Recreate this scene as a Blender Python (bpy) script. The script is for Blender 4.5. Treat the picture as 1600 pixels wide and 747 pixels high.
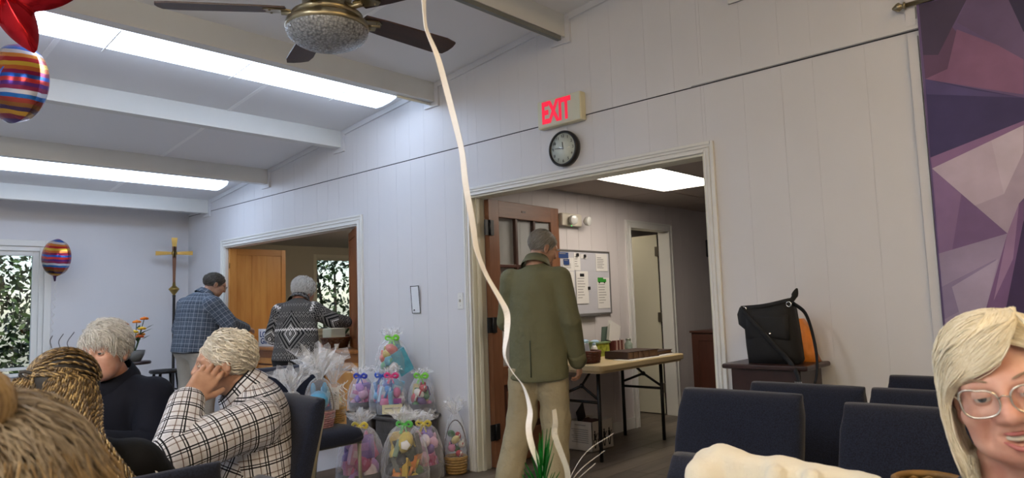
import bpy, bmesh, math, random
import numpy as np
from mathutils import Vector, Matrix, Euler, noise as mnoise
random.seed(7); RNG = np.random.default_rng(7)
for o in list(bpy.data.objects): bpy.data.objects.remove(o)
S = bpy.context.scene
COL = S.collection
PI = math.pi
# ---------------------------------------------------------------- camera
EYE = Vector((0, 0, 1.22))
def cam_axes(yaw, pitch, roll):
    f = Vector((math.cos(pitch)*math.cos(yaw), math.cos(pitch)*math.sin(yaw), math.sin(pitch)))
    r0 = Vector((math.sin(yaw), -math.cos(yaw), 0)); u0 = r0.cross(f)
    r = r0*math.cos(roll) + u0*math.sin(roll)
    return r, r.cross(f), f
CR, CU, CF = cam_axes(math.radians(42.6145), math.radians(5.2347), math.radians(-1.9371))
cd = bpy.data.cameras.new('camera'); cam = bpy.data.objects.new('camera', cd); COL.objects.link(cam)
cd.sensor_fit = 'HORIZONTAL'; cd.sensor_width = 36; cd.lens = 1093.43/1600*36
cd.clip_start = .05; cd.clip_end = 200
cam.matrix_world = Matrix(((CR.x, CU.x, -CF.x, EYE.x), (CR.y, CU.y, -CF.y, EYE.y), (CR.z, CU.z, -CF.z, EYE.z), (0, 0, 0, 1)))
cd.dof.use_dof = True; cd.dof.focus_distance = 4.0; cd.dof.aperture_fstop = 7.0
S.camera = cam
# ---------------------------------------------------------------- world, sun, exposure
w = bpy.data.worlds.new('sky'); S.world = w; w.use_nodes = True
nt = w.node_tree; bg = nt.nodes['Background']
sk = nt.nodes.new('ShaderNodeTexSky'); sk.sky_type = 'NISHITA'; sk.sun_disc = False
sk.sun_elevation = math.radians(48); sk.sun_rotation = math.radians(200)
nt.links.new(sk.outputs[0], bg.inputs[0]); bg.inputs[1].default_value = 0.22
sunl = bpy.data.lights.new('sun', 'SUN'); sunl.energy = 3.5; sunl.angle = .01; sunl.color = (1, .95, .86)
so = bpy.data.objects.new('sun', sunl); COL.objects.link(so); so.rotation_euler = (math.radians(38), math.radians(12), 0); so.location = (2, 14, 8)
S.view_settings.view_transform = 'Standard'; S.view_settings.look = 'None'
S.view_settings.gamma = 1; S.view_settings.use_curve_mapping = False
S.view_settings.exposure = 0.22
TUBE_COOL = 8.6; TUBE_WARM = 20.0; TROFFER = 9.3
# ---------------------------------------------------------------- materials
def C(h):
    h = h.lstrip('#'); v = [int(h[i:i+2], 16)/255 for i in (0, 2, 4)]
    return tuple(x/12.92 if x <= .04045 else ((x+.055)/1.055)**2.4 for x in v) + (1,)
MC = {}
class NT:
    def __init__(s, m): s.t = m.node_tree; s.b = s.t.nodes['Principled BSDF']
    def n(s, typ, **kw):
        x = s.t.nodes.new('ShaderNode'+typ)
        for k, v in kw.items(): setattr(x, k, v)
        return x
    def l(s, a, b): s.t.links.new(a, b)
    def math(s, op, a, b=None, c=None):
        x = s.n('Math', operation=op)
        for i, v in enumerate((a, b, c)):
            if v is None: continue
            if hasattr(v, 'is_linked'): s.l(v, x.inputs[i])
            else: x.inputs[i].default_value = v
        return x.outputs[0]
    def mix(s, f, a, b):
        x = s.n('Mix', data_type='RGBA')
        for i, v in ((0, f), (6, a), (7, b)):
            if hasattr(v, 'is_linked'): s.l(v, x.inputs[i])
            else: x.inputs[i].default_value = v
        return x.outputs[2]
    def noise(s, scale, detail=3, coord=None, rough=.5, stretch=None):
        tc = s.n('TexCoord'); src = tc.outputs[coord or 'Object']
        if stretch:
            mp = s.n('Mapping'); mp.inputs['Scale'].default_value = stretch; s.l(src, mp.inputs[0]); src = mp.outputs[0]
        x = s.n('TexNoise'); x.inputs['Scale'].default_value = scale; x.inputs['Detail'].default_value = detail; x.inputs['Roughness'].default_value = rough
        s.l(src, x.inputs['Vector']); return x.outputs[0]
    def bump(s, h, strength, dist=.01):
        x = s.n('Bump'); x.inputs['Strength'].default_value = strength; x.inputs['Distance'].default_value = dist
        s.l(h, x.inputs['Height']); s.l(x.outputs[0], s.b.inputs['Normal'])
def newmat(name):
    m = bpy.data.materials.new(name); m.use_nodes = True; MC[name] = m; return m, NT(m)
def M(name, col, rough=.6, metal=0, var=None, bump=None, col2=None, stretch=None, emit=None, spec=None, sheen=0, alpha=None, sss=0):
    if name in MC: return MC[name]
    m, t = newmat(name); b = t.b
    c = C(col) if isinstance(col, str) else col
    b.inputs['Base Color'].default_value = c; b.inputs['Roughness'].default_value = rough; b.inputs['Metallic'].default_value = metal
    if spec is not None: b.inputs['Specular IOR Level'].default_value = spec
    if sheen: b.inputs['Sheen Weight'].default_value = sheen
    if sss:
        b.inputs['Subsurface Weight'].default_value = sss; b.inputs['Subsurface Radius'].default_value = (.012, .005, .003)
    if alpha is not None: b.inputs['Alpha'].default_value = alpha
    if var:
        n = t.noise(var[0], 4, stretch=stretch)
        c2 = C(col2) if col2 else tuple(x*(1-var[1]) for x in c[:3])+(1,)
        mr = t.n('MapRange'); mr.inputs[1].default_value = .3; mr.inputs[2].default_value = .7; t.l(n, mr.inputs[0])
        t.l(t.mix(mr.outputs[0], c, c2), b.inputs['Base Color'])
    if bump:
        t.bump(t.noise(bump[0], 3, stretch=stretch), bump[1], bump[2] if len(bump) > 2 else .005)
    if emit:
        b.inputs['Emission Color'].default_value = C(emit[0]) if isinstance(emit[0], str) else emit[0]; b.inputs['Emission Strength'].default_value = emit[1]
    return m
def wood(name, c1, c2, axis='Z', scale=6, rough=.45):
    if name in MC: return MC[name]
    m, t = newmat(name); st = {'X': (.12, 1, 1), 'Y': (1, .12, 1), 'Z': (1, 1, .12)}[axis]
    n = t.noise(scale*4, 5, stretch=st, rough=.6); n2 = t.noise(scale*.8, 2, stretch=st)
    f = t.math('ADD', t.math('MULTIPLY', n, .6), t.math('MULTIPLY', n2, .4))
    mr = t.n('MapRange'); mr.inputs[1].default_value = .35; mr.inputs[2].default_value = .65; t.l(f, mr.inputs[0])
    t.l(t.mix(mr.outputs[0], C(c1), C(c2)), t.b.inputs['Base Color']); t.b.inputs['Roughness'].default_value = rough
    t.bump(n, .15, .003); return m
def film(name, tint='#ffffff', fac=.22, rough=.12):
    if name in MC: return MC[name]
    m, t = newmat(name); out = t.t.nodes['Material Output']
    t.b.inputs['Base Color'].default_value = C(tint); t.b.inputs['Roughness'].default_value = rough; t.b.inputs['Specular IOR Level'].default_value = 1
    t.bump(t.noise(55, 3), .6, .01)
    fr = t.n('LayerWeight'); fr.inputs[0].default_value = .35
    f = t.math('MINIMUM', t.math('ADD', t.math('MULTIPLY', fr.outputs[1], .5), fac), .8)
    tr = t.n('BsdfTransparent'); mx = t.n('MixShader'); t.l(f, mx.inputs[0]); t.l(tr.outputs[0], mx.inputs[1]); t.l(t.b.outputs[0], mx.inputs[2]); t.l(mx.outputs[0], out.inputs[0])
    return m
# ---------------------------------------------------------------- mesh helpers
class MB:
    def __init__(s): s.v = []; s.f = []; s.mi = []; s.m = 0; s.sm = []
    def add(s, vs, fs, smooth=False, m=None):
        o = len(s.v); s.v += [tuple(v) for v in vs]
        for f in fs: s.f.append(tuple(i+o for i in f)); s.mi.append(s.m if m is None else m); s.sm.append(smooth)
        return s
    def box(s, a, b, m=None):
        x0, y0, z0 = a; x1, y1, z1 = b
        return s.add([(x0,y0,z0),(x1,y0,z0),(x1,y1,z0),(x0,y1,z0),(x0,y0,z1),(x1,y0,z1),(x1,y1,z1),(x0,y1,z1)],
                     [(0,3,2,1),(4,5,6,7),(0,1,5,4),(1,2,6,5),(2,3,7,6),(3,0,4,7)], m=m)
    def obox(s, c, ax, ay, az, m=None):      # oriented box, half-axis vectors
        c, ax, ay, az = map(Vector, (c, ax, ay, az))
        return s.add([c+ax*i+ay*j+az*k for k in (-1, 1) for i, j in ((-1,-1),(1,-1),(1,1),(-1,1))],
                     [(0,3,2,1),(4,5,6,7),(0,1,5,4),(1,2,6,5),(2,3,7,6),(3,0,4,7)], m=m)
    def prism(s, pts, ext, m=None):          # pts 3D polygon, ext = extrusion vector
        n = len(pts); e = Vector(ext); P = [Vector(p) for p in pts]
        return s.add(P+[p+e for p in P], [tuple(range(n))[::-1], tuple(range(n, 2*n))]+[(i, (i+1) % n, n+(i+1) % n, n+i) for i in range(n)], m=m)
    def tube(s, pts, r, n=8, cap=True, smooth=True, m=None, up=None, flat=1):
        P = [Vector(p) for p in pts]; k = len(P); rs = r if hasattr(r, '__len__') else [r]*k
        vs = []; pu = None
        for i, p in enumerate(P):
            t = (P[min(i+1, k-1)]-P[max(i-1, 0)]).normalized()
            if pu is None:
                a = Vector(up) if up else (Vector((0,0,1)) if abs(t.z) < .9 else Vector((1,0,0)))
            else: a = pu
            x = (a-t*a.dot(t)).normalized(); y = t.cross(x); pu = x
            for j in range(n):
                q = 2*PI*j/n; vs.append(p+(x*math.cos(q)+y*math.sin(q)*flat)*rs[i])
        fs = [(i*n+j, i*n+(j+1) % n, (i+1)*n+(j+1) % n, (i+1)*n+j) for i in range(k-1) for j in range(n)]
        if cap: fs += [tuple(range(n))[::-1], tuple(range((k-1)*n, k*n))]
        return s.add(vs, fs, smooth, m)
    def lathe(s, prof, n=24, c=(0,0,0), smooth=True, m=None, axis=None, wob=None):
        c = Vector(c); vs = []
        R = Vector(axis).to_track_quat('Z', 'Y').to_matrix() if axis else Matrix.Identity(3)
        for r, z in prof:
            for j in range(n):
                a = 2*PI*j/n; rr = r*(wob(a, z) if wob else 1)
                vs.append(c+R@Vector((rr*math.cos(a), rr*math.sin(a), z)))
        k = len(prof)
        fs = [(i*n+j, i*n+(j+1) % n, (i+1)*n+(j+1) % n, (i+1)*n+j) for i in range(k-1) for j in range(n)]
        if prof[0][0] > 1e-5: fs.append(tuple(range(n))[::-1])
        if prof[-1][0] > 1e-5: fs.append(tuple(range((k-1)*n, k*n)))
        return s.add(vs, fs, smooth, m)
    def ell(s, c, r, n=12, k=8, rot=None, m=None, wob=0):
        c = Vector(c); R = Euler(rot).to_matrix() if rot else Matrix.Identity(3); vs = []
        for i in range(k+1):
            t = PI*i/k
            for j in range(n):
                a = 2*PI*j/n; d = Vector((math.sin(t)*math.cos(a), math.sin(t)*math.sin(a), math.cos(t)))
                q = 1+(wob*mnoise.noise(d*2.3+c*9) if wob else 0)
                vs.append(c+R@Vector((d.x*r[0]*q, d.y*r[1]*q, d.z*r[2]*q)))
        return s.add(vs, [(i*n+j, (i+1)*n+j, (i+1)*n+(j+1) % n, i*n+(j+1) % n) for i in range(k) for j in range(n)], True, m)
    def rbox(s, a, b, r=.01, m=None):        # box with bevelled edges
        x0, y0, z0 = a; x1, y1, z1 = b; r = min(r, (x1-x0)/2.01, (y1-y0)/2.01, (z1-z0)/2.01)
        c = r*.3
        def ring(i, z): 
            X0, X1, Y0, Y1 = x0+i, x1-i, y0+i, y1-i
            q = r
            return [(X0+q,Y0,z),(X1-q,Y0,z),(X1-c,Y0+c,z),(X1,Y0+q,z),(X1,Y1-q,z),(X1-c,Y1-c,z),(X1-q,Y1,z),(X0+q,Y1,z),(X0+c,Y1-c,z),(X0,Y1-q,z),(X0,Y0+q,z),(X0+c,Y0+c,z)]
        rr = [ring(r if (x1-x0) > 4*r and (y1-y0) > 4*r else r*.5, z0), ring(c, z0+c), ring(0, z0+r), ring(0, z1-r), ring(c, z1-c), ring(r if (x1-x0) > 4*r and (y1-y0) > 4*r else r*.5, z1)]
        n = 12; vs = [p for q in rr for p in q]
        fs = [(i*n+j, i*n+(j+1) % n, (i+1)*n+(j+1) % n, (i+1)*n+j) for i in range(5) for j in range(n)]+[tuple(range(n))[::-1], tuple(range(5*n, 6*n))]
        return s.add(vs, fs, False, m)
    def mesh(s, name):
        me = bpy.data.meshes.new(name); me.from_pydata(s.v, [], s.f)
        me.polygons.foreach_set('material_index', s.mi); me.polygons.foreach_set('use_smooth', s.sm); me.update(); return me
def obj(name, mb, mat=None, parent=None, loc=None, rot=None, bevel=0):
    me = mb.mesh(name) if isinstance(mb, MB) else mb
    if mat is not None:
        for x in (mat if isinstance(mat, (list, tuple)) else [mat]): me.materials.append(x)
    o = bpy.data.objects.new(name, me); COL.objects.link(o)
    if parent: o.parent = parent
    if loc: o.location = loc
    if rot: o.rotation_euler = rot
    if bevel:
        b = o.modifiers.new('bevel', 'BEVEL'); b.width = bevel; b.segments = 2; b.limit_method = 'ANGLE'
    return o
def tag(o, label, cat, group=None, kind=None):
    o['label'] = label; o['category'] = cat
    if group: o['group'] = group
    if kind: o['kind'] = kind
    return o
def thing(name, label, cat, loc=(0,0,0), rz=0, group=None):
    o = bpy.data.objects.new(name, None); COL.objects.link(o); o.location = loc; o.rotation_euler = (0, 0, rz)
    o.empty_display_size = .1
    return tag(o, label, cat, group)
def struct(name, mb, mat, parent=None, label=None):
    o = obj(name, mb, mat, parent)
    if not parent: o['kind'] = 'structure'
    if label: o['label'] = label
    return o
def ln(a, b, t): return a+(b-a)*t
def bez(pts, n):                              # Catmull-Rom through pts
    P = [Vector(p) for p in pts]; P = [P[0]*2-P[1]]+P+[P[-1]*2-P[-2]]; out = []
    for i in range(1, len(P)-2):
        for k in range(n):
            t = k/n; a, b, c, d = P[i-1:i+3]
            out.append(.5*((2*b)+(c-a)*t+(2*a-5*b+4*c-d)*t*t+(3*b-a-3*c+d)*t**3))
    out.append(P[-2]); return out
def text_mesh(s, size, depth=.002, font_x=1.0, align='CENTER', bold=0):
    cu = bpy.data.curves.new('lettering', 'FONT'); cu.body = s; cu.size = size; cu.extrude = depth; cu.align_x = align; cu.align_y = 'CENTER'; cu.offset = bold
    o = bpy.data.objects.new('lettering', cu); COL.objects.link(o)
    dg = bpy.context.evaluated_depsgraph_get(); me = bpy.data.meshes.new_from_object(o.evaluated_get(dg))
    bpy.data.objects.remove(o); bpy.data.curves.remove(cu)
    for v in me.vertices: v.co.x *= font_x
    return me
# ---------------------------------------------------------------- signed-distance modelling
def V3(p): return np.array(p, float)
def cap(a, b, ra, rb, k=.02, n=None, s=1.0): return dict(t='c', a=V3(a), b=V3(b), ra=ra, rb=rb, k=k, n=None if n is None else V3(n)/np.linalg.norm(V3(n)), s=s)
def ellp(c, r, rot=None, k=.02): return dict(t='e', c=V3(c), r=V3(r), R=np.array(rot) if rot is not None else np.eye(3), k=k)
def sub(p, k=.01): q = dict(p); q['sub'] = True; q['k'] = k; return q
def xf(p, Mx):                                # transform a primitive by a 4x4 (rigid)
    A = np.array(Mx); R = A[:3, :3]; t = A[:3, 3]; q = dict(p)
    if p['t'] == 'c':
        q['a'] = R@p['a']+t; q['b'] = R@p['b']+t
        if p['n'] is not None: q['n'] = R@p['n']
    else: q['c'] = R@p['c']+t; q['R'] = R@p['R']
    return q
def sd(p, P):
    if p['t'] == 'c':
        ab = p['b']-p['a']; L = ab@ab+1e-12; t = np.clip(((P-p['a'])@ab)/L, 0, 1)
        q = P-(p['a']+t[..., None]*ab)
        if p['n'] is not None:
            qn = q@p['n']; q = q+(qn*(1/p['s']-1))[..., None]*p['n']
        d = np.linalg.norm(q, axis=-1)-(p['ra']+t*(p['rb']-p['ra']))
        return d*(p['s'] if p['n'] is not None else 1)
    q = (P-p['c'])@p['R']; k0 = np.linalg.norm(q/p['r'], axis=-1); k1 = np.linalg.norm(q/(p['r']**2), axis=-1)+1e-9
    return k0*(k0-1)/k1
def bb(p):
    if p['t'] == 'c':
        r = max(p['ra'], p['rb'])*max(1, p['s']); return np.minimum(p['a'], p['b'])-r, np.maximum(p['a'], p['b'])+r
    r = p['r'].max(); return p['c']-r, p['c']+r
def sdf_mesh(name, prims, vox=.01, uv=False, disp=None, clip=None):
    add = [p for p in prims if not p.get('sub')]
    lo = np.min([bb(p)[0] for p in add], 0)-3*vox; hi = np.max([bb(p)[1] for p in add], 0)+3*vox
    n = np.ceil((hi-lo)/vox).astype(int)+1; F = np.full(n, 1.0)
    ax = [lo[i]+vox*np.arange(n[i]) for i in range(3)]
    for p in prims:
        a, b = bb(p); mg = p['k']+3*vox
        i0 = np.clip(np.floor((a-mg-lo)/vox).astype(int), 0, n); i1 = np.clip(np.ceil((b+mg-lo)/vox).astype(int)+1, 0, n)
        if (i1 <= i0).any(): continue
        sl = tuple(slice(i0[i], i1[i]) for i in range(3))
        G = np.stack(np.meshgrid(*[ax[i][sl[i]] for i in range(3)], indexing='ij'), -1)
        d = sd(p, G); f = F[sl]; k = max(p['k'], 1e-4)
        if p.get('sub'):
            h = np.clip(.5-.5*(f+d)/k, 0, 1); F[sl] = f*(1-h)+(-d)*h+k*h*(1-h)
        else:
            h = np.clip(.5+.5*(f-d)/k, 0, 1); F[sl] = f*(1-h)+d*h-k*h*(1-h)
    if clip:
        G = np.stack(np.meshgrid(*ax, indexing='ij'), -1)
        for (pt, nm) in clip: F = np.maximum(F, (G-V3(pt))@(V3(nm)/np.linalg.norm(V3(nm))))
    F[0] = F[-1] = 1; F[:, 0] = F[:, -1] = 1; F[:, :, 0] = F[:, :, -1] = 1
    ins = F < 0
    c = [ins[i:n[0]-1+i, j:n[1]-1+j, k:n[2]-1+k] for i in (0, 1) for j in (0, 1) for k in (0, 1)]
    cnt = sum(x.astype(np.int8) for x in c); act = (cnt > 0) & (cnt < 8)
    idx = np.full(act.shape, -1, int); cells = np.argwhere(act); idx[act] = np.arange(len(cells))
    acc = np.zeros((len(cells), 3)); num = np.zeros(len(cells))
    corners = [(i, j, k) for i in (0, 1) for j in (0, 1) for k in (0, 1)]
    vals = {q: F[cells[:, 0]+q[0], cells[:, 1]+q[1], cells[:, 2]+q[2]] for q in corners}
    for q in corners:
        for d in range(3):
            if q[d]: continue
            r = list(q); r[d] = 1; va = vals[q]; vb = vals[tuple(r)]; m = (va < 0) != (vb < 0)
            t = np.where(m, va/(va-vb+1e-20), 0); pt = np.tile(np.array(q, float), (len(cells), 1)); pt[:, d] += t
            acc[m] += pt[m]; num[m] += 1
    V = lo+vox*(cells+acc/num[:, None])
    quads = []
    for d in range(3):
        e = [1, 1, 1]; sl0 = [slice(None)]*3; sl1 = [slice(None)]*3; sl0[d] = slice(0, -1); sl1[d] = slice(1, None)
        A = ins[tuple(sl0)]; B = ins[tuple(sl1)]
        for flip, mk in ((0, A & ~B), (1, B & ~A)):
            q = np.argwhere(mk); u, v = (d+1) % 3, (d+2) % 3
            q = q[(q[:, u] > 0) & (q[:, v] > 0)]
            def ix(du, dv):
                r = q.copy(); r[:, u] -= du; r[:, v] -= dv; return idx[r[:, 0], r[:, 1], r[:, 2]]
            f = np.stack([ix(0, 0), ix(1, 0), ix(1, 1), ix(0, 1)], 1)
            quads.append(f if not flip else f[:, ::-1])
    Q = np.concatenate(quads); Q = Q[(Q >= 0).all(1)]
    me = bpy.data.meshes.new(name); nv, nf = len(V), len(Q)
    me.vertices.add(nv); me.loops.add(nf*4); me.polygons.add(nf)
    # light laplacian smoothing
    for _ in range(2):
        s = np.zeros_like(V); w = np.zeros(nv)
        for a, b in ((0, 1), (1, 2), (2, 3), (3, 0)):
            np.add.at(s, Q[:, a], V[Q[:, b]]); np.add.at(s, Q[:, b], V[Q[:, a]]); np.add.at(w, Q[:, a], 1); np.add.at(w, Q[:, b], 1)
        V = V*.5+.5*s/np.maximum(w, 1)[:, None]
    UV = None
    if uv:
        fc = V[Q].mean(1); D = np.stack([sd(p, fc) for p in add], 1); best = D.argmin(1); UV = np.zeros((nf, 4, 2))
        for i, p in enumerate(add):
            m = best == i
            if not m.any() or p['t'] != 'c': continue
            axv = p['b']-p['a']; L = np.linalg.norm(axv); axv = axv/L
            nn = p['n'] if p['n'] is not None else np.array([0, 1., 0]) if abs(axv[1]) < .8 else np.array([1., 0, 0])
            x = np.cross(axv, nn); x /= np.linalg.norm(x); y = np.cross(axv, x)
            rr = .5*(p['ra']+p['rb'])
            def ang(q): return np.arctan2(q@x, q@y)
            ac = ang(fc[m]-p['a']); qv = V[Q[m]]-p['a']; aa = ang(qv); aa = ac[:, None]+((aa-ac[:, None]+PI) % (2*PI)-PI)
            UV[m, :, 0] = aa*rr; UV[m, :, 1] = qv@axv+p.get('v0', 0)
    if disp is not None:
        N = np.zeros_like(V); fn = np.cross(V[Q[:, 2]]-V[Q[:, 0]], V[Q[:, 3]]-V[Q[:, 1]])
        for a in range(4): np.add.at(N, Q[:, a], fn)
        N /= np.linalg.norm(N, axis=1)[:, None]+1e-12
        V = V+N*disp(V)[:, None]
    me.vertices.foreach_set('co', V.ravel()); me.loops.foreach_set('vertex_index', Q.ravel())
    me.polygons.foreach_set('loop_start', np.arange(0, nf*4, 4)); me.polygons.foreach_set('loop_total', np.full(nf, 4))
    me.polygons.foreach_set('use_smooth', np.ones(nf, bool))
    if UV is not None:
        l = me.uv_layers.new(name='UVMap'); l.data.foreach_set('uv', UV.ravel())
    me.update(); me.validate(); return me
def fnoise(V, scale, seed=0, octs=2):        # cheap sum-of-sines noise, vectorised
    g = np.random.default_rng(seed); out = np.zeros(len(V))
    for o in range(octs):
        for _ in range(5):
            d = g.normal(size=3); d /= np.linalg.norm(d); out += np.sin((V@d)*scale*(2**o)*g.uniform(.7, 1.4)+g.uniform(0, 6.28))/(2**o)/5
    return out
# ================================================================ the room
XW, YB, XL, YN = 3.66, 8.85, -4.5, -6.0
TH = .12
def cz(y): return 2.564+.107*(8.26-abs(y))
paint = M('wall_paint', '#d3d3d6', .55, var=(1.5, .05), bump=(60, .05, .002))
paint2 = M('office_paint', '#d2cccc', .55, var=(1.5, .05))
trimw = M('trim_white', '#dcdcd8', .4)
trimc = M('trim_cream', '#d9d6c4', .4)
ceilm = M('ceiling_board', '#dededf', .8, bump=(90, .12, .003))
beamm = M('beam_paint', '#d4d4d0', .5, var=(3, .06))
floorm = wood('vinyl_floor', '#4c443d', '#6d6359', 'X', 4, .4)
blackm = M('black_metal', '#0d0d0e', .45)
greym = M('grey_metal', '#8d8a82', .4, .3)
oak = wood('honey_wood', '#b87a3a', '#cd9650', 'Z', 5, .4)
oakx = wood('honey_wood_rail', '#b07334', '#c78e49', 'X', 5, .4)
darkoak = wood('brown_wood', '#6d3d1c', '#8a5128', 'Z', 5, .4)
doorw = wood('door_wood', '#6e4730', '#875b40', 'Z', 5, .4)
cherry = wood('cherry_wood', '#3c2016', '#502c1f', 'Z', 5, .4)
espresso = wood('espresso_wood', '#231412', '#321d19', 'X', 5, .35)
glassm = None
def glass_mat():
    m, t = newmat('window_glass'); out = t.t.nodes['Material Output']
    g = t.n('BsdfGlossy'); g.inputs['Roughness'].default_value = .02; tr = t.n('BsdfTransparent'); tr.inputs[0].default_value = (.93, .95, .95, 1)
    mx = t.n('MixShader'); mx.inputs[0].default_value = .06; t.l(tr.outputs[0], mx.inputs[1]); t.l(g.outputs[0], mx.inputs[2]); t.l(mx.outputs[0], out.inputs[0]); return m
glassm = glass_mat()
# floor
fl = struct('floor', MB().box((XL-.2, YN-.2, -.1), (9.2, YB+.12, -.006)), M('hall_floor', '#b2b1b2', .5, var=(2, .08)))
pm = [wood('vinyl_plank_%d' % i, a, b, 'X', 4, .38) for i, (a, b) in enumerate((('#453d37', '#665c52'), ('#52493f', '#73685c'), ('#3e3731', '#5c534a')))]
for r in range(17):
    y0 = 1.3+r*.18; x = 3.45-random.random()*1.1
    while x < 7.4:
        x1 = x+1.2
        obj('plank', MB().box((max(x, 3.45)+.001, y0+.001, -.006), (min(x1, 7.4)-.001, y0+.179, 0)), pm[random.randrange(3)], fl)
        x = x1
for r in range(10):
    y0 = 3.0+r*.18
    obj('plank', MB().box((2.0, y0+.001, -.006), (3.449, y0+.179, 0)), pm[r % 3], fl)
# wall right (gable wall with the double doorway and the serving hatch)
D0, D1, DZ = 1.85, 3.785, 2.035
H0, H1, HZ = 5.24, 7.85, 1.972
SEAM = 2.434
wr = MB()
def wbox(y0, y1, z0, z1):
    wr.prism([(XW+.0015, y0, z0), (XW+.0015, y1, z0), (XW+.0015, y1, z1 if z1 else cz(y1)+.05), (XW+.0015, y0, z1 if z1 else cz(y0)+.05)], (TH-.0015, 0, 0))
wbox(YN, 0, 0, 2.0); wr.prism([(XW+.0015, YN, 2), (XW+.0015, 0, 2), (XW+.0015, 0, cz(0)+.05), (XW+.0015, YN, cz(YN)+.05)], (TH-.0015, 0, 0))
wbox(0, D0, 0, None); wbox(D0, D1, DZ, None); wbox(D1, H0, 0, None); wbox(H0, H1, HZ, None); wbox(H1, YB+TH, 0, None)
wall_r = struct('wall_right', wr, paint)
wall_groove = M('groove_shadow', '#b9b9bb', .7)
seams = [.78+1.235*i for i in range(-1, 8)]
widths = [.19, .25, .165, .21, .235, .185]
ys = []
for s0 in seams:
    y = s0
    for wd in widths: ys.append(y); y += wd
cuts = sorted(set([round(v, 3) for v in ys if -.4 < v < YB-.02]+[D0, D1, H0, H1, YB]))
for a, b in zip(cuts[:-1], cuts[1:]):
    if b-a < .012: continue
    g = .0006; mid = (a+b)/2
    z0 = 0
    if D0 <= mid <= D1: z0 = DZ
    if H0 <= mid <= H1: z0 = HZ
    obj('wall_board', MB().box((XW, a+g, z0), (XW+.006, b-g, SEAM-.004)), paint, wall_r)
    obj('wall_board', MB().prism([(XW-.004, a+g, SEAM+.003), (XW-.004, b-g, SEAM+.003), (XW-.004, b-g, cz(b)), (XW-.004, a+g, cz(a))], (.01, 0, 0)), paint, wall_r)
obj('upper_backing', MB().prism([(XW-.0028, -.4, SEAM+.004), (XW-.0028, YB, SEAM+.004), (XW-.0028, YB, cz(YB)), (XW-.0028, 0, cz(0)), (XW-.0028, -.4, cz(.4))], (.0045, 0, 0)), paint, wall_r)
# recess line under the upper boards
obj('seam_shadow_gap', MB().box((XW+.0004, -.4, SEAM-.004), (XW+.002, YB, SEAM+.003)), M('dark_gap', '#3a3a40', .9), wall_r)
# crown strip along the sloped ceiling + U trims round the beam ends
BEAMS = [8.25, 6.83, 5.46, 4.14, 2.80, 1.46, .12]
tr = struct('trim_1', MB().prism([(XW-.022, 0, cz(0)-.045), (XW-.022, YB, cz(YB)-.045), (XW-.022, YB, cz(YB)-.001), (XW-.022, 0, cz(0)-.001)], (.018, 0, 0)), paint, label='thin white crown strip under sloped ceiling')
for yb in BEAMS:
    z1 = cz(yb); m = MB()
    m.box((XW-.024, yb-.04, z1-.157), (XW-.004, yb-.001, z1-.005)); m.box((XW-.024, yb-.04, z1-.195), (XW-.004, yb+.13, z1-.157)); m.box((XW-.024, yb+.091, z1-.157), (XW-.004, yb+.13, z1-.02))
    obj('beam_end_trim', m, paint, tr)
# back wall with window
BW0, BW1, BZ0, BZ1 = .62, 2.03, .72, 1.9       # glass opening of hall window
KW0, KW1, KZ0, KZ1 = 5.49, 6.55, .95, 1.93     # kitchen window
bw = MB()
def bbox(x0, x1, z0, z1): bw.box((x0, YB, z0), (x1, YB+TH, z1))
FO = .10
bbox(XL, BW0-FO, 0, 2.62); bbox(BW0-FO, BW1+FO, 0, BZ0-FO); bbox(BW0-FO, BW1+FO, BZ1+FO, 2.62); bbox(BW1+FO, KW0-.03, 0, 2.62); bbox(KW0-.03, KW1+.03, 0, KZ0-.03); bbox(KW0-.03, KW1+.03, KZ1+.03, 2.62); bbox(KW1+.03, 9.2, 0, 2.62)
wall_b = struct('wall_back', bw, paint)
def window(name, x0, x1, z0, z1, fo, cas, mat, label):
    g = struct(name, MB().box((x0, YB+.05, z0), (x1, YB+.056, z1)), glassm, label=label)
    # sash
    for a, b, c, d in ((x0-fo*.55, x0, z0-.03, z1+fo*.5), (x1, x1+fo*.55, z0-.03, z1+fo*.5), (x0, x1, z1, z1+fo*.5), (x0, x1, z0-.03, z0)):
        obj('sash', MB().box((a, YB+.03, c), (b, YB+.075, d)), mat, g, bevel=.003)
    e = fo
    for a, b, c, d in ((x0-e, x0-fo*.55, z0-.06, z1+e), (x1+fo*.55, x1+e, z0-.06, z1+e), (x0-fo*.55, x1+fo*.55, z1+fo*.5, z1+e)):
        obj('window_frame', MB().box((a, YB+.005, c), (b, YB+.09, d)), mat, g, bevel=.003)
    for a, b, c, d in ((x0-e-cas, x0-e, z0-.1, z1+e+cas), (x1+e, x1+e+cas, z0-.1, z1+e+cas), (x0-e, x1+e, z1+e, z1+e+cas)):
        obj('window_casing', MB().box((a, YB-.018, c), (b, YB+.006, d)), mat, g, bevel=.004)
    obj('window_sill', MB().box((x0-e-cas-.02, YB-.06, z0-.09), (x1+e+cas+.02, YB+.05, z0-.06)), mat, g, bevel=.004)
    return g
window('window_1', BW0, BW1, BZ0, BZ1, .10, .065, trimw, 'white framed window with garden foliage behind it')
window('window_2', KW0, KW1, KZ0, KZ1, .03, .05, M('sash_cream', '#c9c4b2', .5), 'cream framed kitchen window seen through the serving hatch')
# other hall walls, outside the frame
struct('wall_left', MB().box((XL-.1, YN, 0), (XL, YB, 3.6)), paint)
struct('wall_front', MB().box((XL, YN-.1, 0), (9.2, YN, 3.6)), paint)
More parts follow.
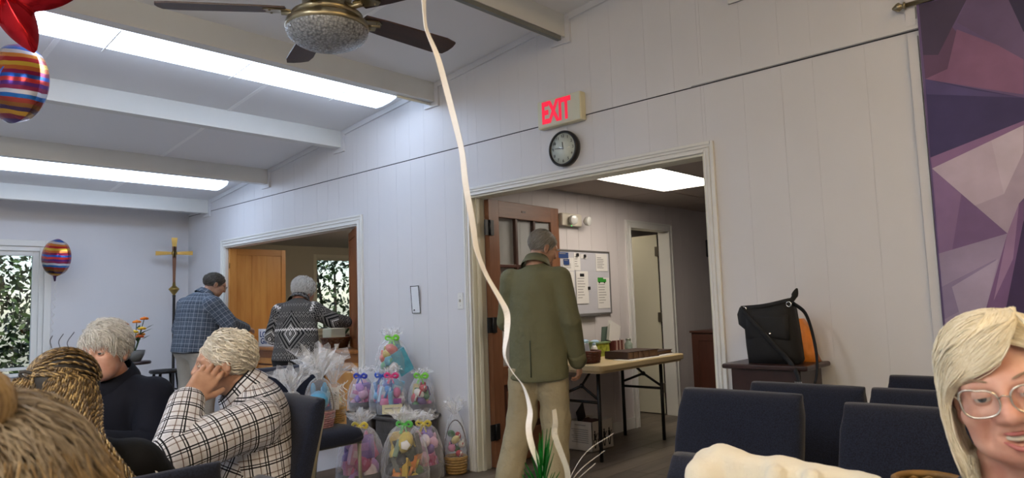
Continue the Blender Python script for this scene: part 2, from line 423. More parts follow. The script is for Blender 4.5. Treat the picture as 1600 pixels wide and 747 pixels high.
# ceiling
ce = MB()
ce.prism([(XL, 0, cz(0)+.012), (XL, YB+TH, cz(YB+TH)+.012), (XL, YB+TH, cz(YB)+.1), (XL, 0, cz(0)+.1)], (XW+TH-XL, 0, 0))
ce.prism([(XL, YN-.1, cz(YN)+.012), (XL, 0, cz(0)+.012), (XL, 0, cz(0)+.1), (XL, YN-.1, cz(YN)+.1)], (XW+TH-XL, 0, 0))
ceil = struct('ceiling', ce, ceilm)
edges = [YB]+BEAMS
for i in range(len(edges)-1):
    ya, yb = edges[i+1]+(.092), edges[i]
    ends = [-2.9, -1.53, -.16, 1.2, 2.57, XW-.004]
    for x0, x1 in zip(ends[:-1], ends[1:]):
        obj('ceiling_panel', MB().prism([(x0+.004, ya, cz(ya)), (x0+.004, yb, cz(yb)), (x0+.004, yb, cz(yb)+.011), (x0+.004, ya, cz(ya)+.011)], (x1-x0-.008, 0, 0)), ceilm, ceil)
        if x1 < 3: obj('joint_strip', MB().prism([(x1-.016, ya, cz(ya)-.003), (x1-.016, yb, cz(yb)-.003), (x1-.016, yb, cz(yb)+.006), (x1-.016, ya, cz(ya)+.006)], (.032, 0, 0)), M('joint_strip_white', '#ececec', .7), ceil)
for k, yb in enumerate(BEAMS):
    z1 = cz(yb)
    b = MB().prism([(XL, yb, z1-.155), (XL, yb+.09, z1-.155), (XL, yb+.09, cz(yb+.09)+.005), (XL, yb, z1+.005)], (XW-.004-XL, 0, 0))
    o = tag(obj('ceiling_beam', b, beamm), ['white painted ceiling beam nearest the back wall', 'white ceiling beam second from the back wall, behind the far tube light', 'white ceiling beam in the middle, third from the back wall', 'white ceiling beam beside the long near tube light', 'white ceiling beam with a grey rail beneath it, right of the fan', 'white ceiling beam overhead, out of the picture', 'white ceiling beam at the ridge overhead'][k], 'beam', 'white painted ceiling beams')
    if k == 4: obj('under_rail', MB().box((XL, yb+.005, z1-.185), (XW-.06, yb+.035, z1-.156)), M('rail_grey', '#6f716c', .5), o)
    if k == 3:
        obj('conduit', MB().tube([(3.3, yb+.05, z1-.168), (3.63, yb+.05, z1-.168)], .011), trimc, o)
# ---------------------------------------------------------------- doorway casing and jamb
def casing(name, y0, y1, z1, cw, mat, label, zb=0):
    t = struct(name, MB().box((XW-.014, y0-cw, zb), (XW, y0-.002, z1+cw)), mat, label=label)
    def piece(nm, m): obj(nm, m, mat, t, bevel=.003)
    piece('side_casing', MB().box((XW-.014, y1+.002, zb), (XW, y1+cw, z1+cw)))
    piece('head_casing', MB().box((XW-.014, y0-.002, z1+.002), (XW, y1+.002, z1+cw)))
    for a, b in ((.0, .012), (cw*.42, cw*.55), (cw-.018, cw)):
        q = .022 if a else .018
        piece('moulding', MB().box((XW-q, y0-b-.002, zb), (XW-.01, y0-a-.002, z1+b)))
        piece('moulding', MB().box((XW-q, y1+a+.002, zb), (XW-.01, y1+b+.002, z1+b)))
        piece('moulding', MB().box((XW-q, y0-a, z1+a+.002), (XW-.01, y1+a, z1+b+.002)))
    return t
casing('trim_2', D0, D1, DZ, .062, trimw, 'white moulded casing around the wide doorway')
casing('trim_3', H0, H1, HZ, .08, trimw, 'white moulded casing around the serving hatch')
jb = struct('trim_4', MB().box((XW-.002, D1-.012, 0), (XW+TH+.01, D1, DZ)), trimc, label='cream jamb lining of the wide doorway')
obj('jamb_stop', MB().box((XW+.04, D1-.026, 0), (XW+.07, D1-.012, DZ-.012)), trimc, jb)
obj('jamb_side', MB().box((XW-.002, D0, 0), (XW+TH+.01, D0+.012, DZ)), trimc, jb)
obj('jamb_head', MB().box((XW-.002, D0+.012, DZ-.012), (XW+TH+.01, D1-.012, DZ)), trimc, jb)
jh = struct('trim_5', MB().box((XW-.002, H1-.012, .85), (XW+TH, H1, HZ)), trimw, label='white jamb lining of the serving hatch')
obj('jamb_side', MB().box((XW-.002, H0, .85), (XW+TH, H0+.012, HZ)), trimw, jh)
obj('jamb_head', MB().box((XW-.002, H0+.012, HZ-.012), (XW+TH, H1-.012, HZ)), trimw, jh)
# ---------------------------------------------------------------- french door leaf, swung into the office
dl = struct('door_1', MB().box((0, -.0225, .01), (.115, .0225, 2.02)), doorw, label='open brown wooden door with three columns of glass panes')
dl.location = (XW+TH+.012, D1-.04, 0); dl.rotation_euler = (0, 0, math.radians(3.0))
LW = .91
obj('stile', MB().box((LW-.115, -.0225, .01), (LW, .0225, 2.02)), doorw, dl, bevel=.003)
for a, b in ((1.89, 2.02), (.60, .74), (.01, .24)): obj('rail', MB().box((.115, -.0225, a), (LW-.115, .0225, b)), wood('door_rail', '#6e4730', '#875b40', 'X', 5, .4), dl, bevel=.003)
obj('kick_panel', MB().box((.115, -.010, .24), (LW-.115, .010, .60)), cherry, dl); obj('raised_field', MB().rbox((.16, -.018, .29), (LW-.16, .018, .55), .008), doorw, dl)
gw = (LW-.23-2*.025)/3; gh = (1.89-.74-2*.025)/3
for i in range(2): obj('muntin', MB().box((.115+gw*(i+1)+.025*i, -.017, .74), (.115+gw*(i+1)+.025*(i+1), .017, 1.89)), cherry, dl, bevel=.003)
for j in range(2):
    for i in range(3): obj('muntin', MB().box((.115+i*(gw+.025), -.017, .74+gh*(j+1)+.025*j), (.115+i*(gw+.025)+gw, .017, .74+gh*(j+1)+.025*(j+1))), cherry, dl, bevel=.003)
for j in range(3):
    for i in range(3): obj('pane', MB().box((.115+i*(gw+.025), -.003, .74+j*(gh+.025)), (.115+i*(gw+.025)+gw, .003, .74+j*(gh+.025)+gh)), glassm, dl)
obj('number_plate', MB().box((.40, -.026, 1.945), (.45, -.022, 1.96)), cherry, dl)
for z in (1.80, 1.06, .27):
    m = MB().box((-.055, -.032, z-.058), (.045, -.0226, z+.058)); m.tube([(-.006, -.036, z-.058), (-.006, -.036, z+.058)], .007)
    obj('hinge', m, blackm, dl)
# ---------------------------------------------------------------- office beyond the doorway
YO = 3.79
OD0, OD1, ODZ = 5.82, 6.54, 1.92
ob = MB()
for a, b, c, d in ((XW+TH, OD0-.02, 0, 2.3), (OD1+.02, 9.0, 0, 2.3), (OD0-.02, OD1+.02, ODZ+.02, 2.3)): ob.box((a, YO+.0015, c), (b, YO+.11, d))
wo = struct('wall_office', ob, paint2)
x = 3.80; k = 0
oc = []
for s0 in (3.78, 5.0, 6.22, 7.44):
    y = s0
    for wd in widths: oc.append(round(y, 3)); y += wd
oc = sorted(set([v for v in oc if v > 3.79]+[3.782, OD0, OD1, 8.6]))
for a, b in zip(oc[:-1], oc[1:]):
    mid = (a+b)/2; z0 = ODZ if OD0 < mid < OD1 else 0
    obj('wall_board', MB().box((a+.0012, YO, z0), (b-.0008, YO+.006, 2.19)), paint2, wo)
struct('baseboard_office', MB().box((4.75, YO-.014, 0), (OD0-.07, YO, .10)), trimw)
t6 = struct('trim_6', MB().box((OD0-.07, YO-.018, 0), (OD0, YO+.11, ODZ+.075)), trimw, label='white casing of the inner office door')
obj('side_casing', MB().box((OD1, YO-.018, 0), (OD1+.075, YO+.11, ODZ+.075)), trimw, t6, bevel=.004)
obj('head_casing', MB().box((OD0, YO-.018, ODZ), (OD1, YO+.11, ODZ+.075)), trimw, t6, bevel=.004)
for q in (.0, .055):
    obj('moulding', MB().box((OD0-q-.015, YO-.026, 0), (OD0-q, YO-.016, ODZ+q+.015)), trimw, t6); obj('moulding', MB().box((OD1+q, YO-.026, 0), (OD1+q+.015, YO-.016, ODZ+q+.015)), trimw, t6); obj('moulding', MB().box((OD0-q, YO-.026, ODZ+q), (OD1+q, YO-.016, ODZ+q+.015)), trimw, t6)
d2 = struct('door_2', MB().box((6.56, 3.93, .01), (6.60, 4.64, 1.90)), M('door_cream', '#cfccb8', .5), label='plain cream door standing open into a back room')
for z in (1.72, 1.02, .28):
    obj('hinge', MB().box((6.535, 3.902, z-.05), (6.56, 3.945, z+.05)), M('brushed_steel', '#8b8578', .35, .9), d2)
obj('door_gap_shade', MB().box((6.57, 3.905, .01), (6.60, 3.929, 1.90)), M('gap_shade_dark', '#141210', .9), d2)  # dark strip stands in for the shade between leaf and jamb
ro = struct('wall_back_room', MB().box((XW+TH, 5.1, 0), (9.0, 5.2, 2.3)), paint2)
brl = thing('back_room_fill_lamp', 'added unseen lamp that brightens the back room', 'lamp', (6.1, 4.55, 2.2)); obj('fill_lamp_shade', MB().lathe([(0, -.09), (.12, -.075), (.17, -.03), (.18, 0)], 24), M('back_fill_glow', '#fff5e0', .5, emit=(C('#fff0d8'), 12)), brl)  # lamp added out of view so the open cream door looks lit
struct('wall_office_end', MB().box((9.0, -1, 0), (9.1, YB, 2.6)), paint2)
struct('wall_office_near', MB().box((XW+TH, -.1, 0), (9.0, 0, 2.3)), paint2)
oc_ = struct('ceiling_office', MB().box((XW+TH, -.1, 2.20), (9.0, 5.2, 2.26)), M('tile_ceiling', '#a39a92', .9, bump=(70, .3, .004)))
TX0, TX1, TY0, TY1 = 4.49, 5.56, 2.66, 3.225
gx = [TX0-1.1*2+i*1.1 for i in range(6)]; gy = [TY0-.57*4+i*.57 for i in range(8)]
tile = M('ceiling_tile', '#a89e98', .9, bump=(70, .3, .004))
for i in range(5):
    for j in range(7):
        if i == 2 and j == 4: continue
        x0, x1, y0, y1 = max(gx[i], XW+TH)+.006, gx[i+1]-.006, gy[j]+.006, min(gy[j+1], YO)-.006
        if x1-x0 < .05 or y1-y0 < .05: continue
        obj('ceiling_tile', MB().box((x0, y0, 2.188), (x1, y1, 2.20)), tile, oc_)
tf = thing('ceiling_troffer', 'glowing rectangular ceiling light panel beyond the doorway', 'light', ((TX0+TX1)/2, (TY0+TY1)/2, 2.19))
hx, hy = (TX1-TX0)/2, (TY1-TY0)/2
lens = M('troffer_lens', '#fff3dc', .6, emit=(C('#fff2e2'), TROFFER))
obj('lens', MB().prism([(-hx, -hy, -.004), (hx, -hy, -.004), (hx, hy, -.004), (-hx, hy, -.004)], (0, 0, .006)), lens, tf)
for a, b, c, d in ((-hx-.01, hx+.01, -hy-.01, -hy), (-hx-.01, hx+.01, hy, hy+.01), (-hx-.01, -hx, -hy, hy), (hx, hx+.01, -hy, hy)): obj('frame', MB().box((a, c, -.01), (b, d, .004)), trimw, tf)
# ---------------------------------------------------------------- kitchen behind the hatch
struct('ceiling_kitchen', MB().box((XW+TH, 5.2, 2.12), (9.0, YB, 2.2)), M('kitchen_ceiling', '#a5a19b', .9))
kp = M('kitchen_paint', '#b3ac9b', .7)
struct('wall_kitchen', MB().box((XW+TH, YB-.012, 0), (KW0-.03, YB, 2.12)).box((KW0-.03, YB-.012, KZ1+.03), (KW1+.03, YB, 2.12)).box((KW1+.03, YB-.012, 0), (9, YB, 2.12)).box((KW0-.03, YB-.012, 0), (KW1+.03, YB, KZ0-.03)), kp)
kl = thing('kitchen_fill_lamp', 'added round lamp brightening the kitchen, unseen behind the hatch shutter', 'lamp', (5.2, 6.6, 2.12))  # added lamp, not seen, to brighten the kitchen wall and shutter
obj('fill_lamp_shade', MB().lathe([(0, -.09), (.12, -.075), (.17, -.03), (.18, 0)], 24), M('kitchen_fill_glow', '#fff5e0', .5, emit=(C('#ffeccc'), 36)), kl)
# ================================================================ lights on the ceiling
def tube_light(name, label, x0, x1, yc, col, strength, part=True):
    z = cz(yc); t = thing(name, label, 'light', ((x0+x1)/2, yc, z), 0, 'long fluorescent ceiling lights'); t.rotation_euler = (math.atan(-.107 if yc > 0 else .107), 0, 0); t.location.z -= .004
    L = (x1-x0)/2
    lm = M('tube_lens_%s' % name+str(round(strength*10))+col, '#eef6ff', .35, emit=(C(col), strength))
    prof = [(-.165, -.02), (-.165, -.055), (-.13, -.085), (-.05, -.095), (.05, -.095), (.13, -.085), (.165, -.055), (.165, -.02)]
    obj('lens', MB().prism([(-L, a, b) for a, b in prof], (2*L, 0, 0)), lm, t)
    obj('housing', MB().box((-L+.01, -.15, -.022), (L-.01, .15, 0)), trimw, t)
    capm = M('lens_cap', '#e2ecf4', .4, emit=(C(col), strength*.25))
    for s in (-1, 1):
        x = s*L; obj('end_cap', MB().prism([(x, a*1.01, b*1.02) for a, b in prof], (s*.012, 0, 0)), capm, t)
    for s in (-.33, .0, .33):
        obj('lens_seam', MB().box((s*2*L-.004, -.166, -.0965), (s*2*L+.004, .166, -.094)), trimw, t)
    obj('lens_rib', MB().box((-L+.02, -.045, -.098), (L-.02, -.038, -.0945)), trimw, t)
    return t
COOL, WARM = '#d2e4ff', '#ffe0b4'
tube_light('fluorescent_light', 'long glowing fluorescent light left of the ceiling fan', .98, 3.42, 4.51, COOL, TUBE_COOL)
tube_light('fluorescent_light', 'long glowing fluorescent light nearest the back wall', .94, 3.38, 7.37, COOL, TUBE_COOL)
tube_light('fluorescent_light', 'added fluorescent light, unseen over the left half of the hall, near row', -3.2, -.76, 4.51, COOL, TUBE_COOL)  # guessed fixture added to raise the hall's brightness
tube_light('fluorescent_light', 'added fluorescent light, unseen over the left half of the hall, far row', -3.2, -.76, 7.37, COOL, TUBE_COOL)  # another guessed fixture, put in for more cool light
tube_light('fluorescent_light', 'added warm fluorescent light, unseen behind the viewer, right', .5, 2.94, -1.2, '#ffd694', TUBE_WARM*.62)  # put in behind the viewer to throw warm light on the right wall
tube_light('fluorescent_light', 'added warm fluorescent light, unseen behind the viewer, left', -3.2, -.76, -1.2, WARM, TUBE_WARM)  # second added warm source, outside the frame
pend = thing('fill_pendant', 'added suspended tube light, unseen, brightening the ceiling and upper wall', 'light', (-1.7, .8, cz(.8)))  # added lamp with no visible counterpart, lifts ceiling and upper wall
obj('glowing_tube', MB().tube([(-1.22, 0, -.52), (1.22, 0, -.52)], .055, 16), M('fill_pendant_glow', '#fff8ec', .4, emit=(C('#fff4e2'), 46)), pend)
for x_ in (-.9, .9): obj('stem', MB().tube([(x_, 0, -.47), (x_, 0, 0)], .008, 8), trimw, pend)
for x_ in (-1.24, 1.24): obj('end_cap', MB().tube([(x_-.02, 0, -.52), (x_+.02, 0, -.52)], .058, 16), trimw, pend)
tube_light('fluorescent_light', 'added neutral fluorescent light, unseen left of the fan', -2.9, -.46, 2.1, '#eef1f6', TUBE_WARM*1.0)  # added outside the frame to light the gable wall
# ---------------------------------------------------------------- ceiling fan
brass = M('antique_brass', '#a59a7e', .3, 1, var=(6, .25)); walnut = wood('fan_walnut', '#2c1814', '#40261f', 'X', 6, .45)
silver = M('fan_silver', '#9a9aa0', .4, .3)
fz = 2.39
fan = thing('ceiling_fan', 'ceiling fan with dark blades, brass motor and ribbed glass bowl', 'fan', (1.623, 2.527, fz))
obj('motor_housing', MB().lathe([(.135, .065), (.15, .085), (.12, .10), (.105, .115), (.103, .19), (.112, .2), (.112, .205), (.098, .21), (.098, .33), (.07, .37), (.03, .39)], 40), brass, fan)
obj('downrod', MB().tube([(0, 0, .37), (0, 0, cz(2.527)-fz-.05)], .016, 12), brass, fan)
obj('canopy', MB().lathe([(.03, cz(2.527)-fz-.12), (.07, cz(2.527)-fz-.06), (.075, cz(2.527)-fz+.01)], 24), brass, fan)
obj('fitter_ring', MB().lathe([(.171, .018), (.176, .03), (.172, .05), (.15, .066), (.12, .07)], 48), brass, fan)
def bowl_mat():
    m, t = newmat('prism_glass'); t.b.inputs['Base Color'].default_value = C('#a9adb0'); t.b.inputs['Roughness'].default_value = .12; t.b.inputs['Transmission Weight'].default_value = .25; t.b.inputs['Specular IOR Level'].default_value = .9
    v = t.n('TexVoronoi'); v.inputs['Scale'].default_value = 95; tc = t.n('TexCoord'); t.l(tc.outputs['Object'], v.inputs['Vector']); t.bump(v.outputs[0], .9, .004); t.l(t.mix(v.outputs[0], C('#c6c9cb'), C('#5c5f62')), t.b.inputs['Base Color'])
    return m
prof = [(0, -.062)]
for i in range(1, 27):
    a = i/26; r = .172*math.sin(a*PI/2); z = -.062+.08*(1-math.cos(a*PI/2)); prof.append((r-(.0015 if i % 2 else 0), z+(.0022 if i % 2 else 0)))
obj('glass_bowl', MB().lathe(prof, 90, wob=lambda a, z: 1+.006*math.cos(a*45)), bowl_mat(), fan)
obj('bowl_finial', MB().lathe([(0, -.07), (.008, -.066), (.009, -.06)], 12, c=(0, 0, 0)), silver, fan)
for k in range(5):
    a = math.radians(70+72*k); R = Matrix.Rotation(a, 4, 'Z'); pitch = Matrix.Rotation(math.radians(-11), 4, 'X')
    m = MB(); out = [(.17, .048), (.3, .058), (.62, .068), (.68, .055), (.69, .02), (.69, -.02), (.68, -.055), (.62, -.068), (.3, -.058), (.17, -.048)]
    m.prism([(x, y, 0) for x, y in out], (0, 0, .007))
    b = obj('blade', m, [walnut], fan); b.matrix_local = R@Matrix.Translation((0, 0, .105))@pitch
    ar = MB(); ar.tube([(.10, 0, .01), (.14, 0, -.012), (.19, 0, -.009)], [.016, .012, .012], 8); ar.prism([(.15, -.018, -.006), (.24, -.042, -.006), (.262, -.03, -.006), (.25, 0, -.006), (.262, .03, -.006), (.24, .042, -.006), (.15, .018, -.006)], (0, 0, .006))
    for q in (-.028, .028): ar.lathe([(.006, 0), (.005, -.004), (0, -.005)], 8, c=(.235, q, -.006))
    obj('blade_bracket', ar, brass, b)
ps = obj('pull_switch', MB().tube([(.14, -.10, .05), (.185, -.125, .05)], .006), brass, fan)
# ================================================================ things on the wall
RW = (PI/2, 0, -PI/2)
cream = M('sign_cream', '#d9d3b4', .5); red = M('exit_red', '#ff2040', .5, emit=(C('#ff1b48'), .45))
ex = thing('exit_sign', 'cream exit sign with red letters above the clock', 'sign', (XW, 2.85, 2.49))
obj('sign_box', MB().rbox((-.06, -.185, -.095), (-.004, .185, .095), .006), cream, ex)
obj('sign_face', MB().box((-.064, -.178, -.088), (-.06, .178, .088)), M('sign_face', '#cfd2c0', .5), ex)
obj('lettering', text_mesh('EXIT', .200, .0015, .60, bold=.0075), red, ex, (-.0655, .02, -.002), RW)
ck = thing('wall_clock', 'round black rimmed wall clock below the exit sign', 'clock', (XW, 2.845, 2.235))
AX = (-1, 0, 0)
obj('rim', MB().lathe([(.118, 0), (.122, .02), (.12, .04), (.112, .047), (.104, .044), (.103, .03)], 48, axis=AX), M('clock_rim', '#17130f', .3), ck)
obj('face', MB().lathe([(.105, .02), (.105, .036), (0, .0365)], 48, axis=AX), M('clock_face', '#f2f2e8', .5), ck)
ink = M('ink_black', '#15151a', .6)
for h in range(1, 13):
    a = math.radians(30*h); obj('numeral', text_mesh(str(h), .028, .0004), ink, ck, (-.0372, -math.sin(a)*.084, math.cos(a)*.084), RW)
for L, wd, mn in ((.05, .004, 358), (.075, .003, 276)):
    a = math.radians(mn); d = Vector((0, -math.sin(a), math.cos(a))); s = Vector((0, d.z, -d.y))
    obj('hand', MB().obox(Vector((-.039, 0, 0))+d*(L/2-.006), d*(L/2), s*wd*.6, (.0008, 0, 0)), ink, ck)
obj('glass', MB().lathe([(.104, .043), (0, .0435)], 40, axis=AX), glassm, ck)
sw = thing('light_switch', 'white light switch beside the wide doorway', 'switch', (XW, 3.918, 1.25))
obj('plate', MB().rbox((-.006, -.03, -.062), (0, .03, .062), .003), trimw, sw); obj('toggle', MB().box((-.018, -.005, -.008), (-.006, .005, .012)), M('toggle', '#b9b7ae', .5), sw)
for z in (-.035, .035): obj('screw', MB().lathe([(.003, 0), (0, .001)], 8, c=(-.006, 0, z), axis=AX), greym, sw)
cb = thing('hanging_card', 'narrow white card in a dark outline hung on the wall', 'card', (XW, 4.44, 1.275))
obj('card', MB().obox((-.012, 0, 0), (0, .052, 0), (-.008, 0, .115), (.002, 0, -.0002)), M('card_white', '#dfe3e8', .5), cb)
for s in (-1, 1): obj('card_edge', MB().obox((-.015, s*.05, 0), (0, .0025, 0), (-.008, 0, .112), (.0012, 0, 0)), ink, cb)
for s in (-1, 1): obj('card_edge', MB().obox((-.015-s*.0076, 0, s*.109), (0, .05, 0), (0, 0, .0025), (.0012, 0, 0)), ink, cb)
obj('pin', MB().ell((-.012, .02, -.085), (.006, .006, .006), 8, 6), ink, cb)
dp = thing('wall_detector', 'small white wall plate with black hook at the top edge', 'detector', (XW, 1.58, 2.87))
obj('plate', MB().rbox((-.02, -.07, -.022), (-.004, .07, .05), .008), trimw, dp); obj('hook', MB().tube(bez([(-.02, .0, .01), (-.04, 0, -.005), (-.045, 0, .012)], 5), .005), ink, dp)
# ---------------------------------------------------------------- banner
BANNER = [
('#5d4a78', [(0.714, 2.54), (0.138, 2.516), (0.238, 1.321), (0.424, 1.216), (0.578, 1.021), (0.732, 0.975)]),
('#3f3350', [(0.714, 2.54), (0.509, 2.534), (0.591, 2.396), (0.655, 2.284), (0.715, 2.234)]),
('#5a3d5e', [(0.714, 2.299), (0.655, 2.284), (0.591, 2.396), (0.469, 2.17), (0.358, 2.03), (0.715, 2.185)]),
('#7a5076', [(0.574, 2.38), (0.344, 2.199), (0.358, 2.03), (0.501, 2.09), (0.715, 2.185), (0.624, 2.21)]),
('#5b4870', [(0.509, 2.534), (0.317, 2.527), (0.345, 2.179), (0.572, 2.412)]),
('#2c2648', [(0.388, 2.501), (0.138, 2.516), (0.165, 2.19), (0.336, 2.299)]),
('#352c5c', [(0.715, 2.185), (0.359, 2.016), (0.184, 1.971), (0.188, 1.923), (0.367, 1.917), (0.728, 1.818)]),
('#473d70', [(0.715, 2.185), (0.527, 2.088), (0.359, 2.016), (0.715, 2.113)]),
('#7d5a88', [(0.728, 1.818), (0.367, 1.917), (0.187, 1.933), (0.369, 1.898), (0.719, 1.767)]),
('#9e8ea4', [(0.719, 1.767), (0.369, 1.898), (0.186, 1.942), (0.197, 1.81), (0.41, 1.569), (0.461, 1.445)]),
('#ac9db1', [(0.719, 1.767), (0.486, 1.853), (0.46, 1.615), (0.568, 1.578)]),
('#b3a6b8', [(0.486, 1.853), (0.369, 1.898), (0.378, 1.783), (0.46, 1.615)]),
('#6d5080', [(0.719, 1.767), (0.568, 1.578), (0.461, 1.445), (0.722, 1.378)]),
('#7c5e8c', [(0.719, 1.767), (0.615, 1.635), (0.671, 1.381), (0.722, 1.378)]),
('#8c7d9e', [(0.722, 1.378), (0.461, 1.445), (0.583, 1.061), (0.73, 1.062)]),
('#7d6f94', [(0.725, 1.228), (0.51, 1.339), (0.552, 1.181), (0.729, 1.083)]),
('#978aa8', [(0.683, 1.226), (0.502, 1.338), (0.583, 1.061), (0.659, 1.082)]),
('#6b4a7c', [(0.461, 1.445), (0.41, 1.569), (0.395, 1.575), (0.415, 1.332), (0.536, 1.021), (0.587, 1.053)]),
('#8a6a94', [(0.461, 1.445), (0.41, 1.569), (0.45, 1.335), (0.533, 1.16)]),
('#352150', [(0.402, 1.489), (0.197, 1.81), (0.238, 1.321), (0.437, 1.06), (0.503, 1.08)]),
('#6f6190', [(0.73, 1.062), (0.583, 1.061), (0.608, 0.965), (0.732, 0.975)]),
]
bn = thing('hanging_banner', 'purple banner of faceted triangles hung on a brass rod', 'banner', (0, 0, 0))
XBN = XW-.03
bm_ = MB(); base = BANNER[0][1]
BP = [(.724, 2.55), (-.18, 2.53), (-.18, .96), (.732, .978)]
bm_.prism([(XBN, y, z) for y, z in BP], (.004, 0, 0))
def cloth_mat(name, col):
    c = C(col); g_ = (c[0]+c[1]+c[2])/3; c = tuple((x*.85+g_*.15)*1.4 for x in c[:3])+(1,)
    return M(name, c, .75, var=(4, .30), bump=(14, .25, .01), sheen=.2)
obj('cloth', bm_, cloth_mat('banner_base', '#5d4a78'), bn)
for i, (c, L) in enumerate(BANNER[1:]):
    L = [(min(max(y, -.18), .722), min(max(z, .965), 2.548)) for y, z in L]
    obj('printed_facet', MB().prism([(XBN-.0004*(i+1), y, z) for y, z in L], (.0003, 0, 0)), cloth_mat('banner_%d' % i, c), bn)
for i, (c, L) in enumerate((('#40335e', [(.19, 2.2), (-.18, 2.4), (-.18, 1.9)]), ('#8a7496', [(.19, 1.8), (-.18, 1.9), (-.18, 1.3)]), ('#5a3f74', [(.2, 1.4), (-.18, 1.3), (-.18, .97), (.1, .97)]))):
    obj('printed_facet', MB().prism([(XBN-.0004, y, z) for y, z in L], (.0003, 0, 0)), cloth_mat('banner_e%d' % i, c), bn)
hm = MB()
vs = []; 
for i in range(13):
    y = ln(.73, -.18, i/12); vs.append((y, .975+.006*math.sin(i*2.1)))
hm.tube([(XBN-.004, y, z) for y, z in vs], .010, 8)
obj('hem', hm, cloth_mat('banner_hem', '#6f6190'), bn)
obj('rod', MB().tube([(XBN-.005, .77, 2.553), (XBN-.005, -.25, 2.543)], .011, 12), brass, bn)
fn = obj('finial', MB().lathe([(.006, 0), (.018, .004), (.018, .01), (.009, .014), (.013, .02), (.022, .03), (.018, .042), (.006, .058), (0, .062)], 16, c=(XBN-.005, .765, 2.553), axis=(0, 1, 0)), brass, bn)
bs = struct('trim_7', MB().box((XW-.016, .735, 0), (XW, .775, SEAM-.03)), paint, label='vertical white batten beside the purple banner')
obj('upper_batten', MB().box((XW-.02, .735, SEAM+.02), (XW-.004, .775, cz(.7)-.05)), paint, bs); obj('cross_strip', MB().box((XW-.018, -.4, SEAM+.004), (XW-.003, 1.9, SEAM+.05)), paint, bs)
# ================================================================ office things
nb = thing('notice_board', 'white notice board pinned with papers beside the inner door', 'notice board', (0, YO, 0))
obj('panel', MB().box((4.60, -.016, 1.105), (5.43, -.002, 1.66)), M('board_face', '#bfbfc6', .35), nb)
for a, b, c, d in ((4.59, 5.44, 1.655, 1.67), (4.59, 5.44, 1.093, 1.107), (4.59, 4.603, 1.107, 1.655), (5.427, 5.44, 1.107, 1.655)): obj('frame', MB().box((a, -.022, c), (b, -.002, d)), M('board_frame', '#8f8d8c', .35, .6), nb)
obj('pen_tray', MB().box((4.75, -.05, 1.083), (5.20, -.004, 1.095)), M('board_frame', '#8f8d8c'), nb)
pap = M('paper_white', '#dcdad6', .7); navy = M('print_navy', '#1c3a72', .6); txt = M('print_grey', '#8d8b88', .7); grn = M('print_green', '#2f8a2c', .6)
def paper(name, label, x0, x1, z0, z1, mat=None, lines=6, yo=-.018, tilt=0):
    p = thing(name, label, 'paper', ((x0+x1)/2, YO+yo, (z0+z1)/2)); p.rotation_euler = (0, tilt, 0)
    hx, hz = (x1-x0)/2, (z1-z0)/2
    obj('sheet', MB().box((-hx, -.0015, -hz), (hx, 0, hz)), mat or pap, p)
    for i in range(lines):
        z = hz*.55-i*(hz*1.35/max(lines, 1)); q = hx*random.uniform(.45, .8)
        obj('print_line', MB().box((-hx*.8, -.0022, z-.003), (-hx*.8+q*1.6, -.0014, z+.003)), txt, p)
    return p
paper('notice_sheet', 'top right printed sheet on the notice board', 5.22, 5.40, 1.485, 1.645, lines=7)
pg = paper('notice_sheet', 'notice board sheet headed by a green truck picture', 5.225, 5.415, 1.145, 1.425, lines=8)
tk = MB().box((-.085, -.004, .10), (-.0, -.0015, .142)); tk.box((0, -.004, .10), (.045, -.0015, .128)); obj('truck_picture', tk, grn, pg)
for x in (-.06, .02): obj('truck_wheel', MB().lathe([(.011, 0), (0, .002)], 12, c=(x, -.003, .098), axis=(0, -1, 0)), ink, pg)
pc = paper('notice_sheet', 'tall letter with a black emblem in the middle of the notice board', 4.91, 5.085, 1.195, 1.482, lines=8, yo=-.022)
obj('emblem', MB().box((-.03, -.003, .095), (.03, -.0015, .122)), ink, pc)
paper('notice_sheet', 'narrow sheet under a black clip at the notice board top', 4.895, 4.985, 1.49, 1.645, lines=5)
paper('notice_sheet', 'small slip with a black clip at the notice board top', 4.992, 5.086, 1.595, 1.635, lines=0)
paper('notice_sheet', 'small overlapping sheet above the lower left sheet of the board', 4.78, 4.885, 1.34, 1.478, lines=5)
paper('notice_sheet', 'wide sheet behind the dark blue cards', 4.74, 4.895, 1.485, 1.60, lines=5, yo=-.0165)
paper('notice_sheet', 'lowest small sheet at the left of the notice board', 4.80, 4.885, 1.125, 1.225, lines=3)
paper('notice_card', 'dark blue card at the top left of the notice board', 4.68, 4.815, 1.593, 1.643, navy, 1, yo=-.02)
paper('notice_card', 'small dark blue square card below the larger blue card', 4.745, 4.825, 1.535, 1.587, navy, 1, yo=-.02)
for i, (x, z) in enumerate(((4.941, 1.626), (5.047, 1.618), (5.09, 1.33))):
    tag(obj('binder_clip', MB().rbox((x-.014, YO-.034, z-.014), (x+.014, YO-.0225, z+.014), .003), ink), ['black clip on the narrow top sheet of the notice board', 'black clip on the small slip of the notice board', 'black clip at the edge of the tall letter'][i], 'clip', 'black clips on the notice board')
el = thing('emergency_light', 'white emergency light with two lamp heads above the notice board', 'emergency light', (4.87, YO, 1.93))
obj('body', MB().rbox((-.16, -.055, -.055), (.12, -.002, .055), .01), M('em_body', '#cbc4b4', .5), el)
for x, q in ((-.055, -.03), (.155, .02)):
    m = MB(); m.lathe([(.018, -.03), (.038, -.01), (.042, .022), (.036, .026), (0, .028)], 20, c=(x, -.085, -.005), axis=(q*6, -1, -.12))
    obj('lamp_head', m, M('em_lamp', '#d8d8d4', .15, spec=.8), el)
